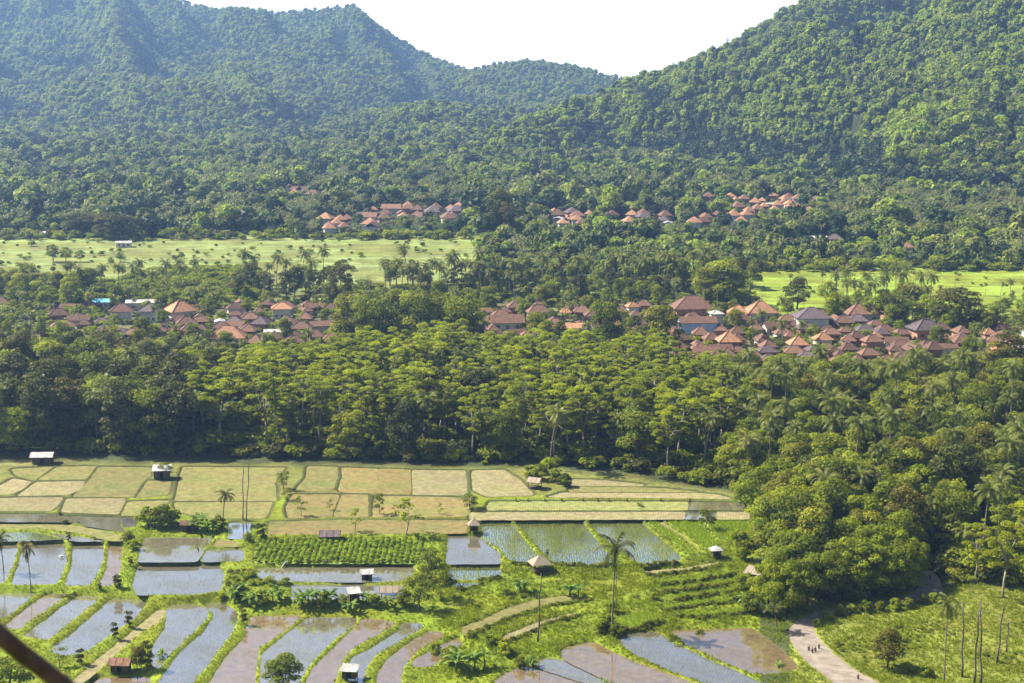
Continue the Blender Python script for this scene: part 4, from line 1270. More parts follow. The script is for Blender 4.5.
def tree_px(key, name, px, py, sc, label, cat='tree', group=None, rz=None, tilt=(0, 0)):
    x, y, z = at(px, py)
    if group and name in ('shrub', 'banana_plant'):
        zz = ('at the far left' if px < 100 else 'by the left paddies' if px < 228 else 'in the row below the vegetable bed' if px < 420 else 'at the dark tree clump' if px < 475 else 'on the curved terraces' if px < 570 else 'near the tall palm' if px < 680 else 'at the grove foot' if px < 800 else 'along the road')
        zz += ', lower' if py > 604 else ', upper' if py < 535 else ''
        label = label.replace(' on the banks of the terraced fields', '').replace(' on the field banks', '') + ' ' + zz; group = group + ' ' + zz
    return tree(key, name, x, y, sc, label, cat, group, rz, z, 1.5, tilt)

def grid_pts(pxr, yr, sp, seed, jit=.38):
    r = random.Random(seed); out = []
    y = yr[0]; row = 0
    while y < yr[1]:
        x0 = (pxr[0] - 512) / F_PX * y * 1.02; x1 = (pxr[1] - 512) / F_PX * y * 1.02
        x = x0 + (row % 2) * sp / 2
        while x < x1:
            out.append((x + r.uniform(-jit, jit) * sp, y + r.uniform(-jit, jit) * sp)); x += sp
        y += sp * .9; row += 1
    return out

def clear_of_houses(x, y, r, front=0):
    for (a, b, c_) in HOUSE_XY[:NEAR_H]:
        if (a - x) ** 2 + (b - y) ** 2 < (r + c_ * .8) ** 2: return False
        if front and abs(a - x) < c_ * .8 + r * .5 and 0 < b - y < front: return False
    return True

tr_ = random.Random(21)
def zpx(x, y): return to_px(x, y, float(hterrain(x, y)))

# belt of trees below the village
FRONT_ = 0
FRONT = lambda px: float(np.interp(px, [0, 190, 400, 500, 560, 640, 740], [499, 495, 488, 486, 484, 477, 458]))
for (x, y) in grid_pts((182, 730), (462, 612), 9.8, 3):
    px, py = zpx(x, y)
    if not 186 < px < 725 or y < FRONT(px) + 5: continue
    q = tr_.random()
    front = y < FRONT(px) + 16
    if q < .72 or not front and q < .82:
        i = tr_.randrange(6)
        s = tr_.uniform(.68, 1.14)
        tree(f'albizia{i}', 'albizia_tree', x, y, (s * tr_.uniform(.95, 1.2), s * tr_.uniform(.95, 1.2), s), 'tall feathery topped tree with pale thin trunk', 'tree', 'feathery albizia trees in the middle belt')
    elif q < .93:
        i = tr_.randrange(4); s = tr_.uniform(.75, 1.1)
        tree(f'dark{i}' if tr_.random() < .5 else f'broad{i}', 'broadleaf_tree', x, y, s, 'bushy broadleaf tree among the feathery trees', 'tree', 'broadleaf trees in the middle belt')
    else:
        tree(f'palm{tr_.randrange(5)}', 'coconut_palm', x, y, tr_.uniform(.8, 1.0), 'coconut palm among the feathery trees', 'palm tree', 'coconut palms in the middle belt')
# dark wood at left
for (x, y) in grid_pts((-14, 190), (503, 640), 10.2, 4):
    px, py = zpx(x, y)
    if px > 188: continue
    q = tr_.random()
    back = y > 585
    s = tr_.uniform(.95, 1.3) if not back else tr_.uniform(.6, .85)
    if q < .62:
        tree(f'dark{tr_.randrange(4)}', 'broadleaf_tree', x, y, (s * 1.15, s * 1.15, s), 'tall dark leaved tree of the left wood', 'tree', 'dark broadleaf trees of the left wood')
    elif q < .82:
        tree(f'broad{tr_.randrange(4)}', 'broadleaf_tree', x, y, (s * 1.2, s * 1.2, s * 1.1), 'olive green crowned tree in the left wood', 'tree', 'olive broadleaf trees of the left wood')
    elif q < .93:
        tree(f'palm{tr_.randrange(5)}', 'coconut_palm', x, y, s * .95, 'coconut palm inside the dark left wood', 'palm tree', 'coconut palms of the left wood')
    else:
        tree(f'light{tr_.randrange(3)}', 'broadleaf_tree', x, y, s, 'pale green tree in the left wood', 'tree', 'pale trees of the left wood')
# mixed wood at right, from the road up to the village
for (x, y) in grid_pts((722, 1050), (386, 628), 10.0, 5):
    px, py = zpx(x, y)
    lim = np.interp(px, [700, 730, 760, 800, 860, 920, 960, 1050], [480, 466, 440, 420, 412, 402, 392, 388])
    if y < lim: continue
    if sd_at(x, y) < 3: continue
    q = tr_.random()
    s = tr_.uniform(.7, 1.05)
    if y > 600: s *= .75
    if y < 470 and px > 800 and px < 930: s *= 1.1
    if q < .40:
        tree(f'broad{tr_.randrange(4)}', 'broadleaf_tree', x, y, s, 'round green tree in the mixed wood at the right', 'tree', 'green broadleaf trees of the right wood')
    elif q < .58:
        tree(f'light{tr_.randrange(3)}', 'broadleaf_tree', x, y, s, 'pale sunlit tree in the mixed wood at the right', 'tree', 'pale broadleaf trees of the right wood')
    elif q < .70:
        tree(f'dark{tr_.randrange(4)}', 'broadleaf_tree', x, y, s * .9, 'dark slender tree in the mixed wood at the right', 'tree', 'dark trees of the right wood')
    else:
        tree(f'palm{tr_.randrange(5)}', 'coconut_palm', x, y, s * 1.12, 'coconut palm in the mixed wood at the right', 'palm tree', 'coconut palms of the right wood')
# big sunlit grove beside the road
for (x, y) in grid_pts((748, 925), (366, 440), 8.2, 6):
    px, py = zpx(x, y)
    lim = np.interp(px, [748, 775, 800, 850, 900, 925], [420, 384, 375.5, 376, 379, 386])
    if y < lim or sd_at(x, y) < 1.2: continue
    s = tr_.uniform(.8, 1.12)
    tree(f'light{tr_.randrange(3)}' if tr_.random() < .6 else f'broad{tr_.randrange(4)}', 'broadleaf_tree', x, y, s, 'bushy sunlit tree of the big grove', 'tree', 'trees of the grove beside the road')
for i, (px, py) in enumerate([(786, 618), (797, 612), (808, 607), (820, 604), (832, 602), (844, 600), (856, 599), (868, 598), (880, 597), (892, 596), (904, 593), (913, 588), (768, 612), (776, 604)]):
    x, y, z = at(px, py)
    tree(f'light{i % 3}', 'broadleaf_tree', x, y + 1.0, (.72, .72, .85), 'bushy sunlit tree of the big grove', 'tree', 'trees of the grove beside the road', None, z)
# village trees
for (x, y) in grid_pts((-20, 1050), (622, 800), 11, 8):
    px, py = zpx(x, y)
    if px < 1000 and 755 < px and y > 752: continue
    if not clear_of_houses(x, y, 1.2, 13): continue
    q = tr_.random()
    if q < .14: continue
    s = tr_.uniform(.38, .68)
    if q < .52: tree(f'palm{tr_.randrange(5)}', 'coconut_palm', x, y, s * 1.15, 'short coconut palm between the village roofs', 'palm tree', 'coconut palms between the village roofs')
    elif q < .8: tree(f'broad{tr_.randrange(4)}', 'broadleaf_tree', x, y, s, 'small green tree between the village roofs', 'tree', 'green trees between the village roofs')
    else: tree(f'light{tr_.randrange(3)}', 'broadleaf_tree', x, y, s * .8, 'small pale tree between the village roofs', 'tree', 'pale trees between the village roofs')
# palms and trees in a row behind the village
def rowtree(n, pxr, yr, label, group, keys, scr, name='coconut_palm', cat='palm tree'):
    for i in range(n):
        px = pxr[0] + (pxr[1] - pxr[0]) * (i + tr_.uniform(.1, .9)) / n; y = tr_.uniform(*yr)
        x = (px - 512) / F_PX * y * 1.01
        tree(tr_.choice(keys), name, x, y, tr_.uniform(*scr), label, cat, group)
PK = [f'palm{i}' for i in range(5)]; BK = [f'broad{i}' for i in range(4)]; DK = [f'dark{i}' for i in range(4)]; LK = [f'light{i}' for i in range(3)]
rowtree(58, (382, 720), (800, 850), 'coconut palm in the long row behind the middle village,', 'palms behind the middle village', PK, (.9, 1.2))
rowtree(34, (382, 760), (795, 850), 'dark tree under the palms behind the middle village,', 'trees under the palms behind the middle village', BK + DK, (.55, .85), 'broadleaf_tree', 'tree')
rowtree(13, (236, 335), (800, 840), 'coconut palm behind the left brown roofs', 'palms behind the left roofs', PK, (.75, 1.1))
rowtree(9, (236, 330), (795, 830), 'dark bushy tree behind the left brown roofs', 'trees behind the left roofs', DK, (.6, .85), 'broadleaf_tree', 'tree')
rowtree(16, (60, 200), (800, 840), 'scattered coconut palm behind the left village', 'scattered palms behind the left village', PK, (.7, 1.0))
rowtree(16, (835, 935), (745, 800), 'coconut palm in the clump behind the right village', 'palms in the clump behind the right village', PK, (.85, 1.15))
rowtree(12, (820, 935), (735, 790), 'dusty green tree in the clump behind the right village', 'trees in the clump behind the right village', BK + LK, (.6, .9), 'broadleaf_tree', 'tree')
rowtree(12, (-10, 95), (770, 830), 'pale spreading tree at the left behind the village', 'spreading trees at the far left', BK + LK, (.7, 1.0), 'broadleaf_tree', 'tree')
def finish_mass(MASS, n_top, nm, lb, cat):
    occ = []
    for m_ in MASS:
        x, y, z = m_[2]; hgt = 15 * m_[4][2]; wdt = 10 * m_[4][0]
        a, top = to_px(x, y, z + hgt); _, bot = to_px(x, y, z)
        # how much of it nearer trees leave in view
        hid = bot
        for o_ in MASS:
            if o_[2][1] < y - 3 and abs(o_[2][0] - x) < 5:
                _, t2 = to_px(o_[2][0], o_[2][1], o_[2][2] + 15 * o_[4][2])
                hid = min(hid, t2)
        occ.append(max(1.0, hid - top) * wdt / y * (1 if -15 < a < 1040 else .02))
    order = np.argsort(-np.array(occ))
    for k in order[:n_top]: put(*MASS[k][:1], MASS[k][1], *MASS[k][2:])
    rest = [MASS[k] for k in order[n_top:]]
    keys = sorted({m_[0] for m_ in rest}); meshes = []
    for k_ in keys:
        bm = bmesh.new()
        for pn, me, *_ in PROTO[k_]:
            n0 = len(bm.faces); bm.from_mesh(me)
            bm.faces.ensure_lookup_table()
            for f in bm.faces[n0:]: f.material_index = 0 if pn in ('crown', 'fronds') else 1
        me = bpy.data.meshes.new(k_ + '_whole'); bm.to_mesh(me); bm.free()
        me.materials.append(PROTO[k_][1][1].materials[0]); me.materials.append(PROTO[k_][0][1].materials[0]); meshes.append(me)
    scatter(nm, [m_[2] for m_ in rest], [m_[3] for m_ in rest], [m_[4] for m_ in rest], [keys.index(m_[0]) for m_ in rest],
            source_coll(nm + '_source', meshes), lb, cat)
# single trees one can pick out
def tpx(key, px, py, sc, label, name='broadleaf_tree', cat='tree', lo=322):
    x, y, z = at(px, py, lo, 1400)
    tree(key, name, x, y, sc, label, cat, None, None, z)
tpx('dark1', 341, 304, (1.0, 1.0, 1.15), 'dark columnar tree standing alone behind the left brown roofs', lo=600)
for i, px in enumerate((350, 372, 395, 418, 442, 465)):
    tpx(f'broad{i % 4}', px, 350 + (i % 2) * 5, (1.4, 1.4, 1.5), ['leftmost', 'second', 'third', 'fourth', 'fifth', 'rightmost'][i] + ' of the six tall bushy trees before the middle village', lo=560)
tpx('broad1', 605, 356, (1.15, 1.15, 1.45), 'round bright tree before the middle village roofs', lo=560)
tpx('broad2', 662, 366, (1.4, 1.4, 1.45), 'wide dark green tree left of the blue walled house', lo=560)
tpx('dark1', 640, 362, (1.1, 1.1, .8), 'dark tree between the round tree and the blue wall', lo=560)
tpx('broad3', 722, 305, (2.0, 2.0, 1.25), 'large dark green tree at the left end of the right bright field', lo=650)
tpx('broad0', 706, 305, (1.4, 1.4, 1.15), 'lighter tree leaning on the large dark tree by the bright field', lo=650)
tpx('dark0', 797, 309, (1.1, 1.1, .85), 'dark pointed tree in front of the right bright field', lo=650)
tpx('dark2', 958, 328, (1.9, 1.9, .95), 'broad dark tree behind the far right roofs', lo=650)
tpx('light1', 905, 322, (1.0, 1.0, .75), 'round pale tree between palms and right roofs', lo=650)
tpx('dark3', 1003, 392, (1.55, 1.55, 1.05), 'huge round dark tree at the right end of the village', lo=560)
tpx('broad2', 1015, 400, (1.2, 1.2, .9), 'olive tree at the right border below the village', lo=560)
tpx('palm2', 779, 418, 1.2, 'coconut palm in front of the right village, left of the tall pair', 'coconut_palm', 'palm tree', 480)
for i, (px, py, s) in enumerate([(880, 412, 1.3), (897, 416, 1.2), (822, 402, 1.2), (955, 414, 1.2), (915, 410, 1.1), (940, 402, 1.0)]):
    tpx(f'palm{i % 5}', px, py, s, ['tallest coconut palm before the right village roofs', 'coconut palm just right of the tallest palm', 'silvery coconut palm below the dark roofed hall', 'leaning coconut palm left of the huge round tree', 'thin coconut palm before the far right roofs', 'short coconut palm near the huge round tree'][i], 'coconut_palm', 'palm tree', 480)
tpx('palm3', 550, 470, 1.05, 'coconut palm at the front of the feathery belt', 'coconut_palm', 'palm tree', 480)
tpx('column1', 870, 470, (1.5, 1.5, .95), 'dark pointed tree above the sunlit grove', lo=440)
tpx('dark2', 955, 520, (1.3, 1.3, 1.15), 'tall dark tree with rusty leaves at the right wood', lo=430)
tpx('dark0', 905, 500, (1.2, 1.2, 1.0), 'tall dark tree behind the sunlit grove', lo=430)
# albizias with white branches at the right border
for i, (px, py, s) in enumerate([(1003, 598, .95), (1030, 588, 1.1), (975, 582, .7)]):
    tpx(f'albizia{i}', px, py, s, ['spreading tree with white branches at the right border', 'spreading tree half cut by the right border', 'small layered tree beside the white branched tree'][i], 'albizia_tree')
# trees in the fields
tree_px('sparse0', 'field_tree', 407, 536, (2.1, 2.1, 1.65), 'airy light green tree with a bare trunk in the tan fields')
TREES.append((0, 0, 0))
tree_px('sparse0', 'field_tree', 356, 534, 1.15, 'thin scraggly tree beside the dark tile hut')
tree_px('sparse0', 'field_tree', 300, 518, 1.0, 'thin leafy sapling left of the dark tile hut')
tree_px('small0', 'field_tree', 379, 516, (.8, .8, 1.35), 'dark narrow bushy tree in the tan fields')
tree_px('sparse0', 'field_tree', 440, 516, .6, 'small shrub tree on the tan field bank right of the airy tree')
tree_px('small1', 'field_tree', 470, 510, (1.2, 1.2, 1.0), 'yellow green bush beside the thatched shrine')
tree_px('small1', 'field_tree', 283, 489, (1.0, 1.0, 1.1), 'bush on the green bank between the upper fields')
tree_px('small0', 'field_tree', 287, 500, (.8, .8, .7), 'low bush on the green bank below its taller neighbour')
tree_px('sparse0', 'field_tree', 330, 512, .6, 'small dark sapling left of the narrow bushy tree')
for i, (px, py, s) in enumerate([(430, 582, 1.6), (420, 610, 1.7), (440, 600, 1.5), (428, 568, 1.1)]):
    tree_px(f'small{i % 2}', 'leafy_tree', px, py, (s, s, s * 1.05), ['top', 'lower left', 'lower right', 'smallest'][i] + ' bushy tree of the dark clump beside the curved terraces')
tree_px('dark0', 'field_tree', 887, 668, (.55, .55, .50), 'round dark tree on the lawn beside the road')
tree_px('dark1', 'field_tree', 146, 672, (.28, .28, .38), 'dark tree beside the thatched hut among the lower paddies')
tree_px('broad1', 'field_tree', 137, 670, (.3, .3, .33), 'rounder small tree between the thatched hut and the dark tree')
tree_px('broad2', 'field_tree', 283, 690, (.75, .75, .45), 'light green treetop at the lower edge, left of the white roofed stilt hut')
tree_px('sparse0', 'field_tree', 58, 668, 1.0, 'small light tree above the dark blurred pole')
tree_px('light2', 'field_tree', 10, 690, (.8, .8, .5), 'leafy tree in the lower left corner behind the dark pole')
tree_px('small0', 'field_tree', 707, 530, 1.25, 'young tree at the right end of the upper paddies')
tree_px('small1', 'field_tree', 166, 478, 1.0, 'bright bush behind the walled field hut')
tree_px('palmnear', 'coconut_palm', 612, 634, (.98, .98, 1.22), 'tall coconut palm in front of the sprouting paddies', 'palm tree', rz=1.0)
tree_px('palmfield', 'coconut_palm', 223, 524, (.75, .75, .62), 'coconut palm among the banana clump in the left fields', 'palm tree', rz=.3)
tree_px('palmfield', 'coconut_palm', 31, 592, (.6, .6, .82), 'slender leaning coconut palm at the left paddies', 'palm tree', rz=2.6)
tree_px('palmfield', 'coconut_palm', 4, 575, (.7, .7, .7), 'coconut palm cut by the left border', 'palm tree')
tree_px('palmfield', 'coconut_palm', 777, 632, (.7, .7, .42), 'short palm at the bend of the road', 'palm tree')
tree_px('palm4', 'coconut_palm', 944, 682, (.72, .72, .95), 'thin pale palm at the left end of the bare trunks', 'palm tree')
tree_px('palm3', 'coconut_palm', 754, 496, 1.0, 'bright palm at the corner where fields meet the right wood', 'palm tree')
for i, (px, py, s) in enumerate([(574, 600, 1.25), (522, 592, 1.1), (462, 672, 1.5), (478, 668, 1.2), (530, 668, .8), (252, 606, 1.2), (236, 602, 1.3), (276, 602, 1.2), (300, 608, 1.25), (312, 606, 1.2), (330, 604, 1.1), (366, 604, .9), (388, 608, .9), (196, 532, 1.3), (210, 533, 1.2), (200, 526, 1.1), (770, 616, 1.0), (160, 660, .7), (640, 508, .5), (748, 606, 1.0), (350, 612, .9), (778, 668, .5)]):
    tree_px(f'banana{i % 3}', 'banana_plant', px, py, s, 'banana clump with broad drooping leaves on the field banks', 'banana plant', 'banana clumps on the field banks')
for i, (px, py, s) in enumerate([(150, 526, 1.9), (162, 527, 2.0), (172, 526, 1.6), (218, 530, 1.4), (240, 600, 1.4), (262, 604, 1.3), (322, 606, 1.3), (128, 544, 1.1), (133, 550, 1.0), (343, 606, 1.0), (404, 606, 1.3), (375, 606, 1.1), (65, 524, .5), (745, 560, 1.6), (740, 545, 1.5), (745, 590, 1.5), (752, 612, 1.6), (600, 632, 1.1), (607, 628, 1.2), (616, 637, 1.0), (612, 612, 1.0), (655, 600, .7), (540, 480, 1.5), (555, 482, 1.5), (530, 478, 1.4), (565, 486, 1.2), (548, 474, 1.8), (700, 636, .6), (790, 612, 1.6), (505, 655, 1.0), (490, 645, .9), (520, 668, .9), (908, 672, .8), (925, 676, .9), (60, 516, .4), (222, 600, .7), (248, 540, .8), (450, 664, 1.3), (436, 655, 1.0), (826, 620, .8), (838, 616, .9), (852, 613, .8), (866, 612, 1.0), (880, 611, .8), (895, 610, 1.0), (908, 608, .9), (922, 604, .8), (935, 603, .9), (816, 626, .6)]):
    tree_px(f'bush{i % 3}', 'shrub', px, py, s, 'leafy green shrub on the banks of the terraced fields', 'shrub', 'shrubs on the terrace banks')
for i, (px, py, s) in enumerate([(115, 638, 1.0), (128.5, 626, 1.0), (80, 665, 1.0), (244, 624, 1.0), (69, 541, .7), (95, 542, .4), (100, 590, .5), (119, 588, .9), (116, 586, .8), (131, 566, .7), (262, 542, 1.4), (547, 556, .5)]):
    tree_px('darkbush0', 'clipped_shrub', px, py, s * 1.35, 'narrow dark upright shrub on a bank between the left paddies' if px < 400 else 'narrow dark post like shrub by the thatched hut', 'shrub', 'narrow dark shrubs on the paddy banks' if px < 400 else None)
for i, px in enumerate([516, 528, 545, 562, 583, 598, 609, 627, 661, 690]):
    tree_px('darkbush0', 'clipped_shrub', px, 502 if px != 620 else 512, .42, 'tiny dark round shrub in the line along the strip fields', 'shrub', 'tiny shrubs in a line along the strips')

finish_mass([m_ for m_ in MASS if m_[1] == 'broadleaf_tree'], 262, 'tree_canopy', 'broadleaf trees filling in the woods behind the nearer trees', 'woodland')
finish_mass([m_ for m_ in MASS if m_[1] == 'coconut_palm'], 215, 'palm_canopy', 'coconut palms filling in the woods behind the nearer trees', 'palm grove')
# bare trunks
def bare_trunk(px0, py0, px1, py1, r, label, group=None, forked=False):
    x, y, z = at(px0, py0)
    rr = ray(px1, py1); t = y / rr[1]
    xt = t * rr[0]; zt = H_CAM + t * rr[2]
    mb = MB(); n = 6; h = zt - z
    mb.tube([(0, 0, -.4)] + [((xt - x) * k / n + .15 * math.sin(k * 1.9 + px0), .1 * math.cos(k * 2.3 + px0), h * k / n) for k in range(1, n + 1)], [r * 1.5, r * 1.1, r, r * .9, r * .85, r * .75, r * .6], 7)
    for k in range(5):
        q = .2 + .17 * k
        mb.tube([((xt - x) * q, 0, h * q), ((xt - x) * q + .35 * (-1) ** k, .1, h * q + .25)], [.05, .02], 4)
    o = link('bare_trunk', mb.mesh('bare_trunk', M['trunk_bare'], True), loc=(x, y, z))
    tag(o, label, 'tree trunk', group)
bare_trunk(962, 677, 963.5, 601, .2, 'second bare trunk from the left on the lawn')
bare_trunk(974, 683, 979, 610, .2, 'leaning bare trunk left of its straight neighbour on the lawn')
bare_trunk(981, 686, 981, 600, .2, 'straight bare trunk in the middle of the lawn group')
bare_trunk(997, 663, 1003.5, 602, .2, 'bare trunk leaning right near the right border')
bare_trunk(1006, 652, 1009, 620, .15, 'shortest bare trunk at the right border')
bare_trunk(243, 520, 243, 462, .14, 'left of the two tall bare trunks in the left fields')
bare_trunk(246, 521, 249.5, 458, .14, 'right of the two tall bare trunks in the left fields')
bare_trunk(538, 642, 541, 573, .16, 'tall bare pole trunk on the curved terraces')
bare_trunk(616, 612, 616, 562, .1, 'thin dead trunk left of the tall coconut palm')

# ------------------------------------------------------------------ the far forest: thousands of crowns, one mass
def far_crown(i, mat, flat, n=6, R0=2.6, per=38, size=.95):
    r = np.random.default_rng(900 + i)
    L = rnd_lobes(r, n, R0, 3.0, 8.2, 2.0, flat)
    L.append(((0, 0, 6.0), (3.0, 3.0, 2.6)))
    return crown_mesh(f'far_crown{i}', mat, L, per, size, 900 + i, up=.4, fill=.1, aspect=.7)
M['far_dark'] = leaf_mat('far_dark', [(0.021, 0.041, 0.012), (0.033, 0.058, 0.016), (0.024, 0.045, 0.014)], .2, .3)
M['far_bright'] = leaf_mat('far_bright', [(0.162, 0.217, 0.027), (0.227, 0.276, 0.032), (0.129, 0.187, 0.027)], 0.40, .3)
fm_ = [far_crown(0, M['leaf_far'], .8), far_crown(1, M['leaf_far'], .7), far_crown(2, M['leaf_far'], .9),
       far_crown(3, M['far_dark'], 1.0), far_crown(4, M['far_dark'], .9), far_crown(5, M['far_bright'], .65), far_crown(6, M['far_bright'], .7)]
def far_palm(i):
    V, Fq, a_ = [], [], []
    r = np.random.default_rng(950 + i)
    for k in range(12):
        frond(V, Fq, a_, np.array([.3 * i, 0, 10.5]), k * 2.4, 1.1 - 1.6 * k / 12, 3.6, 4, .75, 1.6, r)
    n0 = len(V)
    V += [np.array(p) for p in [(-.22, 0, 0), (.22, 0, 0), (.3 * i + .18, 0, 10.5), (.3 * i - .18, 0, 10.5), (0, -.22, 0), (0, .22, 0), (.3 * i, .18, 10.5), (.3 * i, -.18, 10.5)]]
    Fq += [[n0, n0 + 1, n0 + 2, n0 + 3], [n0 + 4, n0 + 5, n0 + 6, n0 + 7]]; a_ += [.2, .2]
    return mesh_np(f'far_palm{i}', np.array(V), np.array(Fq), M['palm_far'], a_)
fm_ += [far_palm(0), far_palm(1), far_palm(2)]
fcoll = source_coll('forest_source', fm_)

def forest_pts():
    out = []
    y = 850.0
    while y < 4900:
        sp = 6.6 if y < 1300 else 6.4 if y < 2200 else 7.0 if y < 3000 else 8.0
        hwx = .345 * y + 40
        x = np.arange(-hwx, hwx, sp)
        X = x + rng.uniform(-.45, .45, len(x)) * sp; Y = y + rng.uniform(-.45, .45, len(x)) * sp
        out.append(np.stack([X, Y], 1))
        if y > 1250:      # steep ground carries more crowns per metre of map
            h0 = hterrain(X, Y); g_ = np.hypot(hterrain(X + 5, Y) - h0, hterrain(X, Y + 5) - h0) / 5
            k = g_ > .6
            for q in range(7):
                out.append(np.stack([X[k] + rng.uniform(-.6, .6, k.sum()) * sp, Y[k] + rng.uniform(-.6, .6, k.sum()) * sp], 1))
        y += sp
    return np.concatenate(out)
fp = forest_pts()
fz = hterrain(fp[:, 0], fp[:, 1])
fpx, fpy = to_px(fp[:, 0], fp[:, 1], fz)
fn = fbm(fp[:, 0] / 60, fp[:, 1] / 60, 55)
lim = np.where(fpx < 480, 1048, np.where(fpx > 735, 908, 862)) + 25 * fbm(fp[:, 0] / 40, fp[:, 1] / 40, 32) + 4
keep = fp[:, 1] > lim
# drop what the ridges in front hide
order = np.argsort(fp[:, 1]); col = np.clip(((fpx + 60) / 4).astype(int), 0, 290)
_, rowtop = to_px(fp[:, 0], fp[:, 1], fz + 10)
hor = np.full(291, 1e9); vis = np.zeros(len(fp), bool)
for i in order:
    c_ = col[i]
    if rowtop[i] < hor[c_] + 6: vis[i] = True
    if fpy[i] < hor[c_]: hor[c_] = fpy[i]
keep &= vis
low = np.zeros(len(fp), bool)
for (hx, hy, hrr) in HOUSE_XY[NEAR_H:]:
    dy = hy - fp[:, 1]
    keep &= ~((np.abs(fp[:, 0] - hx) < hrr + 1.0) & (dy < 26) & (dy > -hrr - 1))
    low |= (np.abs(fp[:, 0] - hx) < hrr + 3.0) & (dy < 120) & (dy > 0)
low = low[keep]; fp = fp[keep]; fz = fz[keep]; fn = fn[keep]; fpx = fpx[keep]; fpy = fpy[keep]
n = len(fp)
print('forest trees', n)
u = rng.random(n)
far_ = sm(1150, 1700, fp[:, 1])
clump = fbm(fp[:, 0] / 35, fp[:, 1] / 35, 57)
palmy = (.55 * (1 - far_) + .12) * sm(-.35, .3, fbm(fp[:, 0] / 130, fp[:, 1] / 130, 58))
palmy = np.where(fp[:, 1] < 1020, palmy * .4, palmy)
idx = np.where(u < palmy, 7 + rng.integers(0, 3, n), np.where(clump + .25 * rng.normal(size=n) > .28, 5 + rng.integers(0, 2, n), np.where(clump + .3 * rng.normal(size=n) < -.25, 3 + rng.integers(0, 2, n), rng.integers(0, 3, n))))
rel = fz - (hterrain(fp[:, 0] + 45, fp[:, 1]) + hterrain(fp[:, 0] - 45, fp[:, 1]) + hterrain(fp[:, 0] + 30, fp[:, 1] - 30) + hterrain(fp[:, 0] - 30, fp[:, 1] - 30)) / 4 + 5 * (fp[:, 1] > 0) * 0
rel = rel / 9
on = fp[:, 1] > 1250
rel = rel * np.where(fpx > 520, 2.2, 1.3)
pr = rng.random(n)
idx = np.where(on & (idx < 7) & (rel > .2) & (pr < .75), 5 + rng.integers(0, 2, n), idx)  # bright crowns along the ridges: sunlit slopes put into the leaf colour
idx = np.where(on & (rel < -.2) & (pr < .75), 3 + rng.integers(0, 2, n), idx)  # dark crowns in the hollows: slope shade put into the leaf colour
s = np.exp(.38 * rng.normal(size=n)).clip(.45, 1.9) * .97 * (1 + .25 * fbm(fp[:, 0] / 25, fp[:, 1] / 25, 59))
s *= 1 - .2 * far_
s = np.where(idx >= 7, .85 + .35 * rng.random(n), s)
edge_low = (fp[:, 1] < 1010) & (fpx > 480) | (fp[:, 1] < 1060) & (fpx < 480)
s = np.where(edge_low & (idx < 7), s * .8, s)
s = np.where(low, s * .62, s)
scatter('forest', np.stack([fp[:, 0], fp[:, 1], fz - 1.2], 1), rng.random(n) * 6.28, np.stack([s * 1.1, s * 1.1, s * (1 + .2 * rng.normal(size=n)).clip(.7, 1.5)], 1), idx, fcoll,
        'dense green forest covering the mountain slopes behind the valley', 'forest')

# trees standing out of the far forest
for i, (px, py, s_) in enumerate([(501, 241, 1.9), (494, 242, 1.6), (508, 243, 1.4)]):
    x, y, z = pix(px, py, 850, 1400)
    put(f'dark{i}', 'broadleaf_tree', (x, y, z - .5), i * 2.0, (s_ * .75, s_ * .75, s_ * .95), ['tallest of the three dark trees rising alone at the far wood edge', 'dark tree left in the tall far trio', 'dark tree right in the tall far trio'][i], 'tree')
for i, (px, py) in enumerate([(76, 236), (90, 236), (106, 239), (118, 240), (131, 239)]):
    x, y, z = pix(px, py, 850, 1400)
    put(f'dark{i % 4}', 'broadleaf_tree', (x, y, z - .5), i * 1.3, (1.5, 1.5, .85), 'dark tree in the clump at the far edge of the left yellow field', 'tree', 'dark clump beyond the left field')
for i, (px, py, s_) in enumerate([(53, 262, .6), (66, 262, .5), (80, 262, .4), (111, 266, .3), (822, 292, .4), (835, 296, .35), (862, 300, .45), (985, 296, .3), (1000, 299, .35), (955, 286, .3), (1012, 302, .3), (940, 300, .35), (120, 262, .35), (790, 290, .35)]):
    x, y, z = pix(px, py, 700, 1400)
    if i < 4 or i == 12: put(f'light{i % 3}', 'field_tree', (x, y, z), i, s_ * 1.2, 'small tree standing in the left yellow green field', 'tree', 'small trees in the left field')
    else: put(f'palm{i % 5}', 'coconut_palm', (x, y, z), i, s_ * 1.3, 'small palm standing in the right bright green field', 'palm tree', 'small palms in the right field')

# low plantation canopy behind the left village and between roofs
ucoll = source_coll('undergrowth_source', [crown_mesh(f'under{i}', M[m_], rnd_lobes(np.random.default_rng(970 + i), 6, 1.4, .7, 2.4, 1.0, .8), 60, .34, 970 + i) for i, m_ in enumerate(['leaf_shrub', 'leaf_broad', 'leaf_shrub', 'leaf_dark'])])
def scatter_shrubs(name, pts, scl, label, kinds=(0, 4)):
    pts = np.array(pts); k = len(pts)
    sc = scl * np.exp(.3 * rng.normal(size=k))
    scatter(name, np.stack([pts[:, 0], pts[:, 1], hsurf(pts[:, 0], pts[:, 1]) - .1], 1), rng.random(k) * 6.28, np.stack([sc * 1.2, sc * 1.2, sc], 1), rng.integers(kinds[0], kinds[1], k), ucoll, label, 'undergrowth')
pts = []
for (x, y) in grid_pts((40, 262), (788, 905), 4.6, 31):
    px, py = zpx(x, y)
    lim_ = np.interp(px, [40, 100, 150, 250], [800, 850, 890, 905])
    if y < lim_: pts.append((x, y))
for (x, y) in grid_pts((-15, 100), (740, 870), 5.0, 33): pts.append((x, y))
for (x, y) in grid_pts((330, 480), (790, 835), 4.6, 34): pts.append((x, y))
scatter_shrubs('plantation', pts, .95, 'low pale green plantation canopy behind the left village', (0, 3))
pts = []
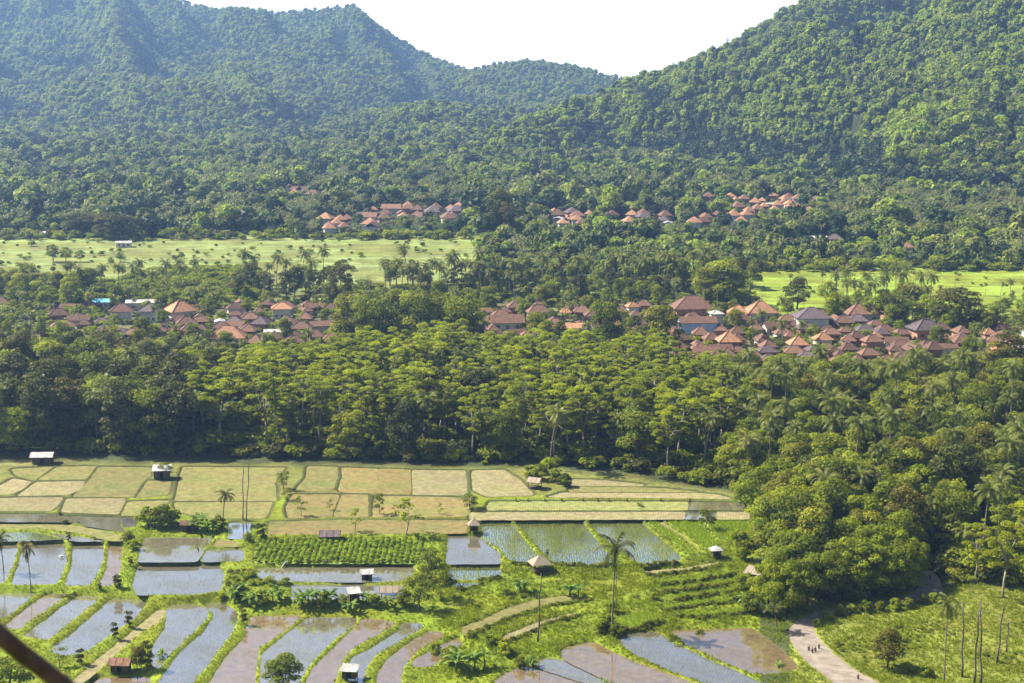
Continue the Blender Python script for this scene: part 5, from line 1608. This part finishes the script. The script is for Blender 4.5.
for (x, y) in grid_pts((-20, 1050), (618, 800), 4.4, 35):
    px, py = zpx(x, y)
    if y > 752 and px > 755: continue
    if clear_of_houses(x, y, -.4) and tr_.random() < .62: pts.append((x, y))
for (x, y) in grid_pts((475, 740), (790, 868), 5, 36): pts.append((x, y))
scatter_shrubs('village_greenery', pts, .7, 'shrubs and low garden greenery between the village houses')
pts = []
for (x, y) in grid_pts((-14, 1050), (456, 622), 4.2, 37):
    px, py = zpx(x, y)
    if sd_at(x, y) < 1.2: continue
    if px < 740 and y < FRONT(px) + 1: continue
    pts.append((x, y))
for (x, y) in grid_pts((735, 1050), (368, 500), 3.6, 38):
    px, py = zpx(x, y)
    lim_ = np.interp(px, [735, 752, 780, 840, 900, 925, 950, 1050], [458, 425, 382, 374, 381, 392, 386, 384])
    if y > lim_ and sd_at(x, y) > 1.0: pts.append((x, y))
scatter_shrubs('undergrowth', pts, 1.0, 'dense shrubs growing under the trees of the wood')
pts = []
for (x, y) in grid_pts((-20, 480), (885, 1040), 12, 51):
    if tr_.random() < .4: pts.append((x, y))
for (x, y) in grid_pts((756, 1060), (752, 910), 12, 52):
    if tr_.random() < .32: pts.append((x, y))
scatter_shrubs('field_shrubs', pts, .55, 'small bushes dotted over the far bright fields')
pts = []
for (x, y) in grid_pts((-20, 1060), (895, 1055), 5, 54):
    px, py = zpx(x, y); l_ = 1040 if px < 480 else 902
    if l_ - 8 < y < l_ + 12 and tr_.random() < .6: pts.append((x, y))
scatter_shrubs('hedge_growth', pts, 1.3, 'scruffy bushes along the edges of the far bright fields')
# weeds and low plants on the lawn at the lower right
pts = []
for (x, y) in grid_pts((800, 1050), (340, 392), 1.5, 39):
    px, py = zpx(x, y)
    if sd_at(x, y) > 1.6 and fbm(np.array([x / 9]), np.array([y / 9]), 15)[0] > .12 and py > 612: pts.append((x, y))
scatter_shrubs('lawn_weeds', pts, .16, 'low leafy weeds scattered over the yellow green lawn', (0, 3))
pts = []
for (x, y) in grid_pts((430, 765), (345, 425), 1.7, 40):
    px, py = zpx(x, y)
    if sd_at(x, y) > .9 and 566 < py < 662 and fbm(np.array([x / 7]), np.array([y / 7]), 16)[0] > (.3 if px < 560 else .62): pts.append((x, y))
hedge = []
for (x, y) in grid_pts((430, 800), (345, 425), .62, 44):
    px, py = zpx(x, y)
    i_ = int(round((x - PX0) / PS)); j_ = int(round((y - PY0) / PS))
    if not (566 < py < 650 and .2 < SD[j_, i_] < 3.0): continue
    # only on the camera side of a bed: the steep riser below each terrace
    if any(SD[min(j_ + q, len(gy) - 1), i_] < 0 and FIELDS[int(kindmap[min(j_ + q, len(gy) - 1), i_])][0] in 'LDOG' for q in (1, 2, 3)): hedge.append((x, y))
for (x, y) in grid_pts((175, 430), (385, 425), 1.8, 41):
    px, py = zpx(x, y)
    if sd_at(x, y) > .9 and 572 < py < 616: pts.append((x, y))
scatter_shrubs('bank_shrubs', pts, .30, 'low green bushes covering the steep banks of the curved terraces', (0, 3))

scatter_shrubs('riser_shrubs', hedge, .2, 'dark green weeds on the steep faces below the curved terraces', (1, 4))
# ------------------------------------------------------------------ field huts
def hut(px, py, w, d, h, roofmat, label, walled=False, stilt=0.6, rz=0.0, kind='gable', rh=None, sag=0.0, posts=4):
    x, y, z = at(px, py)
    rh = rh if rh is not None else d * .28
    pm = []
    for sx in (-1, 1):
        for sy in (-1, 1):
            b = MB(); b.tube([(sx * w * .44, sy * d * .42, -.3), (sx * w * .43, sy * d * .41, h)], .09, 6); pm.append(['post', b.mesh('post', M['wood_dark'])])
    fl = MB(); fl.box(-w * .46, w * .46, -d * .44, d * .44, stilt, stilt + .1)
    for k in range(5): fl.box(-w * .46, w * .46, -d * .44 + k * d * .2, -d * .44 + k * d * .2 + .08, stilt + .1, stilt + .14)
    parts = pm + [['platform', fl.mesh('platform', M['wood_dark'])]]
    rb = MB()
    if kind == 'gable':
        W, D = w / 2 + .35, d / 2 + .45; t = .12; n = 6
        V = []
        for sy in (-1, 1):
            for k in range(n + 1):
                xx = -W + 2 * W * k / n
                V.append((xx, sy * D, h - .25 + .04 * math.sin(k * 2.1 + px))); V.append((xx, 0, h + rh - sag * math.sin(math.pi * k / n)))
        F = []
        for sd_ in (0, 1):
            o_ = sd_ * 2 * (n + 1)
            for k in range(n):
                a = o_ + 2 * k; F.append((a, a + 2, a + 3, a + 1) if sd_ == 0 else (a + 1, a + 3, a + 2, a))
        m_ = len(V); V += [(p[0], p[1], p[2] - t) for p in V]
        F += [tuple(i + m_ for i in f[::-1]) for f in F]
        for k in range(n):
            a = 2 * k; F.append((a, a + m_, a + 2 + m_, a + 2))
            a = 2 * (n + 1) + 2 * k; F.append((a + 2, a + 2 + m_, a + m_, a))
        rb.add(V, F)
        for k in range(4): rb.tube([(-W + .1 + k * (2 * W - .2) / 3, -D, h - .17), (-W + .1 + k * (2 * W - .2) / 3, 0, h + rh + .04)], .035, 4)
    elif kind == 'lean':
        W, D = w / 2 + .3, d / 2 + .35
        rb.add([(-W, -D, h - .2), (W, -D, h - .15), (W, D, h + rh), (-W, D, h + rh + .05), (-W, -D, h - .28), (W, -D, h - .23), (W, D, h + rh - .08), (-W, D, h + rh - .03)],
               [(0, 1, 2, 3), (7, 6, 5, 4), (0, 4, 5, 1), (1, 5, 6, 2), (2, 6, 7, 3), (3, 7, 4, 0)])
        for k in range(6): rb.tube([(-W + .15 + k * (2 * W - .3) / 5, -D, h - .16), (-W + .15 + k * (2 * W - .3) / 5, D, h + rh + .05)], .03, 4)
    else:
        hip_roof(rb, w, d, h - .1, rh, .5, max(.1, (w - d) / 2))
        hip_roof(rb, w * .8, d * .8, h + .08, rh * .96, .42, max(.1, (w - d) / 2))
    parts.append(['roof', rb.mesh('roof', M[roofmat])])
    if walled:
        wb = MB(); a, b = w * .42, d * .40
        wb.box(-a, a, b - .06, b, stilt + .1, h - .1); wb.box(-a, -a + .06, -b, b - .06, stilt + .1, h - .1); wb.box(a - .06, a, -b, b - .06, stilt + .1, h - .1)
        wb.box(-a + .06, -.5, -b, -b + .06, stilt + .1, h - .15); wb.box(.5, a - .06, -b, -b + .06, stilt + .1, h - .15); wb.box(-.5, .5, -b, -b + .06, h - .7, h - .15)
        parts.append(['wall', wb.mesh('wall', M['wood_dark'])])
    else:
        rl = MB()
        for sy in (-1, 1): rl.tube([(-w * .43, sy * d * .41, stilt + .6), (w * .43, sy * d * .41, stilt + .6)], .04, 5)
        parts.append(['railing', rl.mesh('railing', M['bamboo'])])
    return put(None, 'field_hut', (x, y, z), rz, 1, label, 'hut', parts=parts)
hut(162, 478, 5.0, 3.6, 2.9, 'roof_zinc', 'dark walled field hut with a pale roof between the upper left fields', True, .3, .1, 'lean', .7)
hut(330, 543, 5.0, 3.6, 2.6, 'tile_dark', 'open hut with a grey tiled roof at the top of the vegetable bed', False, .4, .05)
hut(367, 581, 2.8, 2.4, 2.5, 'roof_zinc', 'small hut with a white metal roof in the middle flooded paddy', True, .3, .1)
hut(354, 602, 2.6, 2.6, 2.8, 'roof_zinc', 'tall narrow hut with pale boards below the small white roofed hut', True, .5, .25, 'lean', .5)
hut(389, 598, 4.2, 3.0, 2.2, 'thatch', 'hut with a wide brown thatched roof right of the pale board hut', False, .4, .05)
hut(350, 681, 3.2, 2.6, 2.9, 'roof_zinc', 'stilt hut with white sheet roof at the lower edge of the picture', True, .9, -.15, 'lean', .35)
hut(121, 672, 4.2, 3.0, 2.4, 'tile_brown', 'hut with a reddish thatched roof beside the dark tree', True, .3, -.05, 'gable', .8)
hut(540, 571, 4.2, 3.6, 2.3, 'thatch', 'thatched peaked hut above the curved terraces', False, .4, .3, 'hip', 2.0)
hut(535, 488, 3.6, 3.0, 2.4, 'thatch', 'grey thatched hut half hidden by bushes at the wood edge', False, .4, -.4)
hut(716, 557, 2.2, 2.0, 2.2, 'roof_zinc', 'tiny hut with a pale roof in the bright rice at the right', True, .4, .2, 'hip', .8)
hut(754, 582, 4.0, 3.4, 2.8, 'thatch', 'hut with a pale brown lean roof at the foot of the sunlit grove', True, .3, -.5, 'lean', .7)
hut(474, 533, 2.4, 2.2, 2.6, 'thatch', 'small shrine like hut with a shaggy thatched top beside the airy tree', True, .9, .1, 'hip', 1.6)
hut(190, 531, 4.4, 3.0, 2.4, 'tile_brown', 'low brown roofed hut between the banana clumps in the left fields', True, .3, 0, 'gable', .6)
hut(43, 463, 6.5, 4.0, 2.6, 'roof_zinc', 'white roofed shed at the edge of the dark left wood', True, .2, .05, 'gable', .9)

# ------------------------------------------------------------------ people, birds, motorbike
def person(px, py, face, shirt, low, label, stride=.25, bend=0.0, long_legs=True, zoff=0.0, loc=None):
    x, y, z = loc or at(px, py)
    me = bpy.data.meshes.new('person')
    s = stride; b = bend
    def tp(dx, h):  # bend the upper body forward about the hip (+Y is forward)
        hh = h - .95
        return (dx, hh * math.sin(b), .95 + hh * math.cos(b))
    v = [(0, 0, .95), tp(0, 1.18), tp(0, 1.42), tp(0, 1.52), tp(0, 1.64),
         (.09, 0, .90), (.10, s * .45 + .04, .50), (.10, s * .6, .08), (.10, s * .6 + .16, .03),
         (-.09, 0, .90), (-.10, -s * .15 + .05, .49), (-.10, -s * .9, .10), (-.10, -s * .9 + .15, .03),
         tp(.19, 1.42), tp(.24, 1.14), (tp(.24, .92)[0], tp(.24, .92)[1] + .08 + s * .3, tp(.24, .92)[2] + .02),
         tp(-.19, 1.42), tp(-.24, 1.14), (tp(-.24, .92)[0], tp(-.24, .92)[1] + .05 - s * .2, tp(-.24, .92)[2] + .02),
         (tp(.24, .83)[0], tp(.24, .83)[1] + .12 + s * .35, tp(.24, .83)[2]), (tp(-.24, .83)[0], tp(-.24, .83)[1] + .07 - s * .2, tp(-.24, .83)[2]),
         (tp(0, 1.73)[0], tp(0, 1.73)[1] + .0, tp(0, 1.73)[2])]
    rad = [.13, .12, .13, .055, .085, .085, .06, .042, .035, .085, .06, .042, .035, .055, .04, .032, .055, .04, .032, .028, .028, .07]
    ed = [(0, 1), (1, 2), (2, 3), (3, 4), (4, 21), (0, 5), (5, 6), (6, 7), (7, 8), (0, 9), (9, 10), (10, 11), (11, 12), (2, 13), (13, 14), (14, 15), (2, 16), (16, 17), (17, 18), (15, 19), (18, 20)]
    me.from_pydata(v, ed, [])
    me.materials.append(M['skin'])
    body = bpy.data.objects.new('person', me); C.objects.link(body)
    sk = body.modifiers.new('skin', 'SKIN'); sk.use_smooth_shade = True
    for i, q in enumerate(me.skin_vertices[0].data): q.radius = (rad[i], rad[i]); q.use_root = (i == 0)
    sb = body.modifiers.new('sub', 'SUBSURF'); sb.levels = 1; sb.render_levels = 1
    body.location = (x, y, z + zoff); body.rotation_euler = (0, 0, face)
    tag(body, label, 'person')
    m_ = MB(); m_.tube([v[0], v[1], tp(0, 1.36), tp(0, 1.46)], [.165, .155, .17, .09], 9)
    for sd_ in ((13, 14), (16, 17)): m_.tube([tp(0.08 * (1 if sd_[0] == 13 else -1), 1.41), v[sd_[0]], v[sd_[1]]], [.08, .075, .06], 7)
    link('shirt', m_.mesh('shirt', M[shirt], True), body)
    m_ = MB(); m_.tube([(0, -.01, .80), (0, 0, .98)], [.15, .165], 9)
    for a, k, f in ((5, 6, 7), (9, 10, 11)):
        if long_legs: m_.tube([v[a], v[k], tuple(np.array(v[f]) + [0, 0, .05])], [.105, .08, .062], 7)
        else: m_.tube([v[a], tuple(np.array(v[k]) + [0, 0, .05])], [.105, .09], 7)
    link('trousers', m_.mesh('trousers', M[low], True), body)
    hb = tp(0, 1.70)
    m_ = MB(); m_.ell((hb[0], hb[1] - .03, hb[2] + .03), (.098, .105, .10), 10, 7); link('hair', m_.mesh('hair', M['hair'], True), body)
    return body
person(808.7, 653, 2.9, 'cloth_dark', 'cloth_dark', 'leftmost of the four people walking together on the road')
person(812.2, 655, 3.3, 'cloth_red', 'cloth_dark', 'person in a dark red shirt second from left in the road group', .3)
person(815.2, 654, 3.0, 'cloth_dark', 'cloth_blue', 'person in blue trousers second from right in the road group', .2)
person(818.8, 651, 3.2, 'cloth_blue', 'cloth_dark', 'rightmost of the four walkers, in a dark blue shirt', .3)
person(858, 681.5, 3.0, 'cloth_red', 'cloth_dark', 'person in red walking alone on the road at the lower edge', .25)
person(198.6, 553, 1.2, 'cloth_dark', 'cloth_dark', 'farmer standing in the flooded paddy below the banana clumps', .15, .5, zoff=-.1)
person(327, 565, .8, 'cloth_grey', 'cloth_dark', 'farmer in grey bending at the edge of the vegetable bed', .3, .9)

def bird(px, py, rz, label, sc=1.0):
    x, y, z = at(px, py)
    b = MB(); b.ell((0, 0, .55), (.32, .13, .14), 9, 6); b.tube([(.26, 0, .6), (.36, 0, .78), (.3, 0, .95), (.38, 0, 1.02)], [.06, .04, .035, .05], 6)
    b.tube([(-.28, 0, .55), (-.48, 0, .47)], [.08, .02], 6)
    parts = [['body', b.mesh('body', M['feather'], True)]]
    q = MB(); q.tube([(.41, 0, 1.02), (.58, 0, .99)], [.02, .005], 5); parts.append(['beak', q.mesh('beak', M['tile_orange'])])
    for s_ in (-1, 1):
        q = MB(); q.tube([(0, s_ * .05, .45), (.02, s_ * .05, .2), (0, s_ * .05, -.05)], .015, 5); parts.append(['leg', q.mesh('leg', M['wood_dark'])])
        q = MB(); q.ell((-.05, s_ * .13, .58), (.3, .03, .11), 8, 5); parts.append(['wing', q.mesh('wing', M['feather'], True)])
    return put(None, 'egret', (x, y, z), rz, sc, label, 'bird', parts=parts)
bird(62, 560, .5, 'white egret standing in the large left flooded paddy', 1.9)
bird(301, 556, 2.0, 'white egret near the top of the vegetable bed', .9)

def pole(px, py, dx, h, mat, label, r=.07):
    x, y, z = at(px, py)
    b = MB(); b.tube([(0, 0, -.2), (dx * .5, 0, h * .5), (dx, 0, h)], [r, r * .9, r * .6], 6)
    b.tube([(dx * .98, 0, h * .95), (dx + .4, .05, h * .8)], [.03, .16], 5)
    o = link('field_pole', b.mesh('field_pole', M[mat], True), loc=(x, y, z)); tag(o, label, 'pole')
pole(281, 568, 1.4, 1.9, 'feather', 'white slanting stick with a rag in the long flooded paddy', .12)
pole(116.5, 560, .3, 1.2, 'feather', 'short pale stick at the corner of the left paddies', .06)

def motorbike(px, py, rz, label):
    x, y, z = at(px, py)
    parts = []
    for yy in (-.62, .62):
        t = MB(); n = 14
        pts = [(0, yy + .27 * math.cos(2 * math.pi * k / n), .30 + .27 * math.sin(2 * math.pi * k / n)) for k in range(n + 1)]
        t.tube(pts, .055, 6, False)
        rm = MB(); rm.tube([(-.04, yy, .30), (.04, yy, .30)], .07, 8)
        for k in range(6):
            a = k * math.pi / 3; rm.tube([(0, yy, .3), (0, yy + .24 * math.cos(a), .3 + .24 * math.sin(a))], .012, 4)
        parts.append(['wheel', t.mesh('wheel', M['rubber'], True), [['rim', rm.mesh('rim', M['roof_zinc'])]]])
    b = MB(); b.tube([(0, -.75, .62), (0, -.3, .58), (0, .05, .42), (0, .3, .5), (0, .52, .85)], [.07, .14, .15, .1, .06], 8)
    b.tube([(0, .5, .9), (0, .64, .3)], .035, 6); parts.append(['body', b.mesh('body', M['paint_dark'], True)])
    st = MB(); st.ell((0, -.3, .76), (.13, .38, .07), 10, 5); parts.append(['seat', st.mesh('seat', M['rubber'], True)])
    hb = MB(); hb.tube([(-.33, .4, 1.02), (0, .5, .97), (.33, .4, 1.02)], .022, 6); parts.append(['handlebar', hb.mesh('handlebar', M['rubber'])])
    hl = MB(); hl.ell((0, .58, .9), (.09, .06, .09), 8, 6); parts.append(['headlight', hl.mesh('headlight', M['feather'], True)])
    return put(None, 'motorbike', (x, y, z), rz, 1, label, 'motorbike', parts=parts)
motorbike(929, 581, .6, 'dark motorbike on the gravel where the road leaves the wood')
x_, y_, z_ = at(930.4, 580.5)
person(0, 0, .6, 'cloth_dark', 'cloth_dark', 'person in dark clothes beside the motorbike on the gravel', .1, .1, loc=(x_, y_, z_))

# ------------------------------------------------------------------ blurred pole close to the lens
def at_dist(px, py, t):
    r = ray(px, py); r = r / r[1]; return Vector((r[0] * t, r[1] * t, H_CAM + r[2] * t))
b = MB()
pts = [at_dist(-60, 595, 3.0), at_dist(-15, 622, 3.0), at_dist(20, 652, 3.02), at_dist(62, 684, 3.05), at_dist(120, 735, 3.1), at_dist(200, 800, 3.2)]
o0 = pts[0].copy()
b.tube([p - o0 for p in pts], [.020, .0195, .0185, .018, .017, .016], 12)
for k in (1, 3): b.ell(tuple(pts[k] - o0), (.021, .021, .021), 8, 6)
tag(link('wooden_pole', b.mesh('wooden_pole', noise_mat('pole_wood', (.045, .025, .022), (.09, .055, .05), 30), True), loc=o0), 'dark out of focus wooden pole crossing the lower left corner close by', 'pole')

# ------------------------------------------------------------------ the air: one closed box of even haze round everything
hz = MB(); hz.box(-3600, 3600, -420, 6300, -12, 560)
hm, ht = newmat('haze')
ho = N(ht, 'ShaderNodeOutputMaterial'); pv = N(ht, 'ShaderNodeVolumePrincipled')
pv.inputs['Color'].default_value = (.33, .55, 1.0, 1)
pv.inputs['Density'].default_value = 0.0001
pv.inputs['Anisotropy'].default_value = 0.4
ht.links.new(pv.outputs[0], ho.inputs['Volume'])
tag(link('haze', hz.mesh('haze', hm)), 'thin blue haze filling the valley air', 'haze', kind='stuff')
print('objects', len(bpy.data.objects))
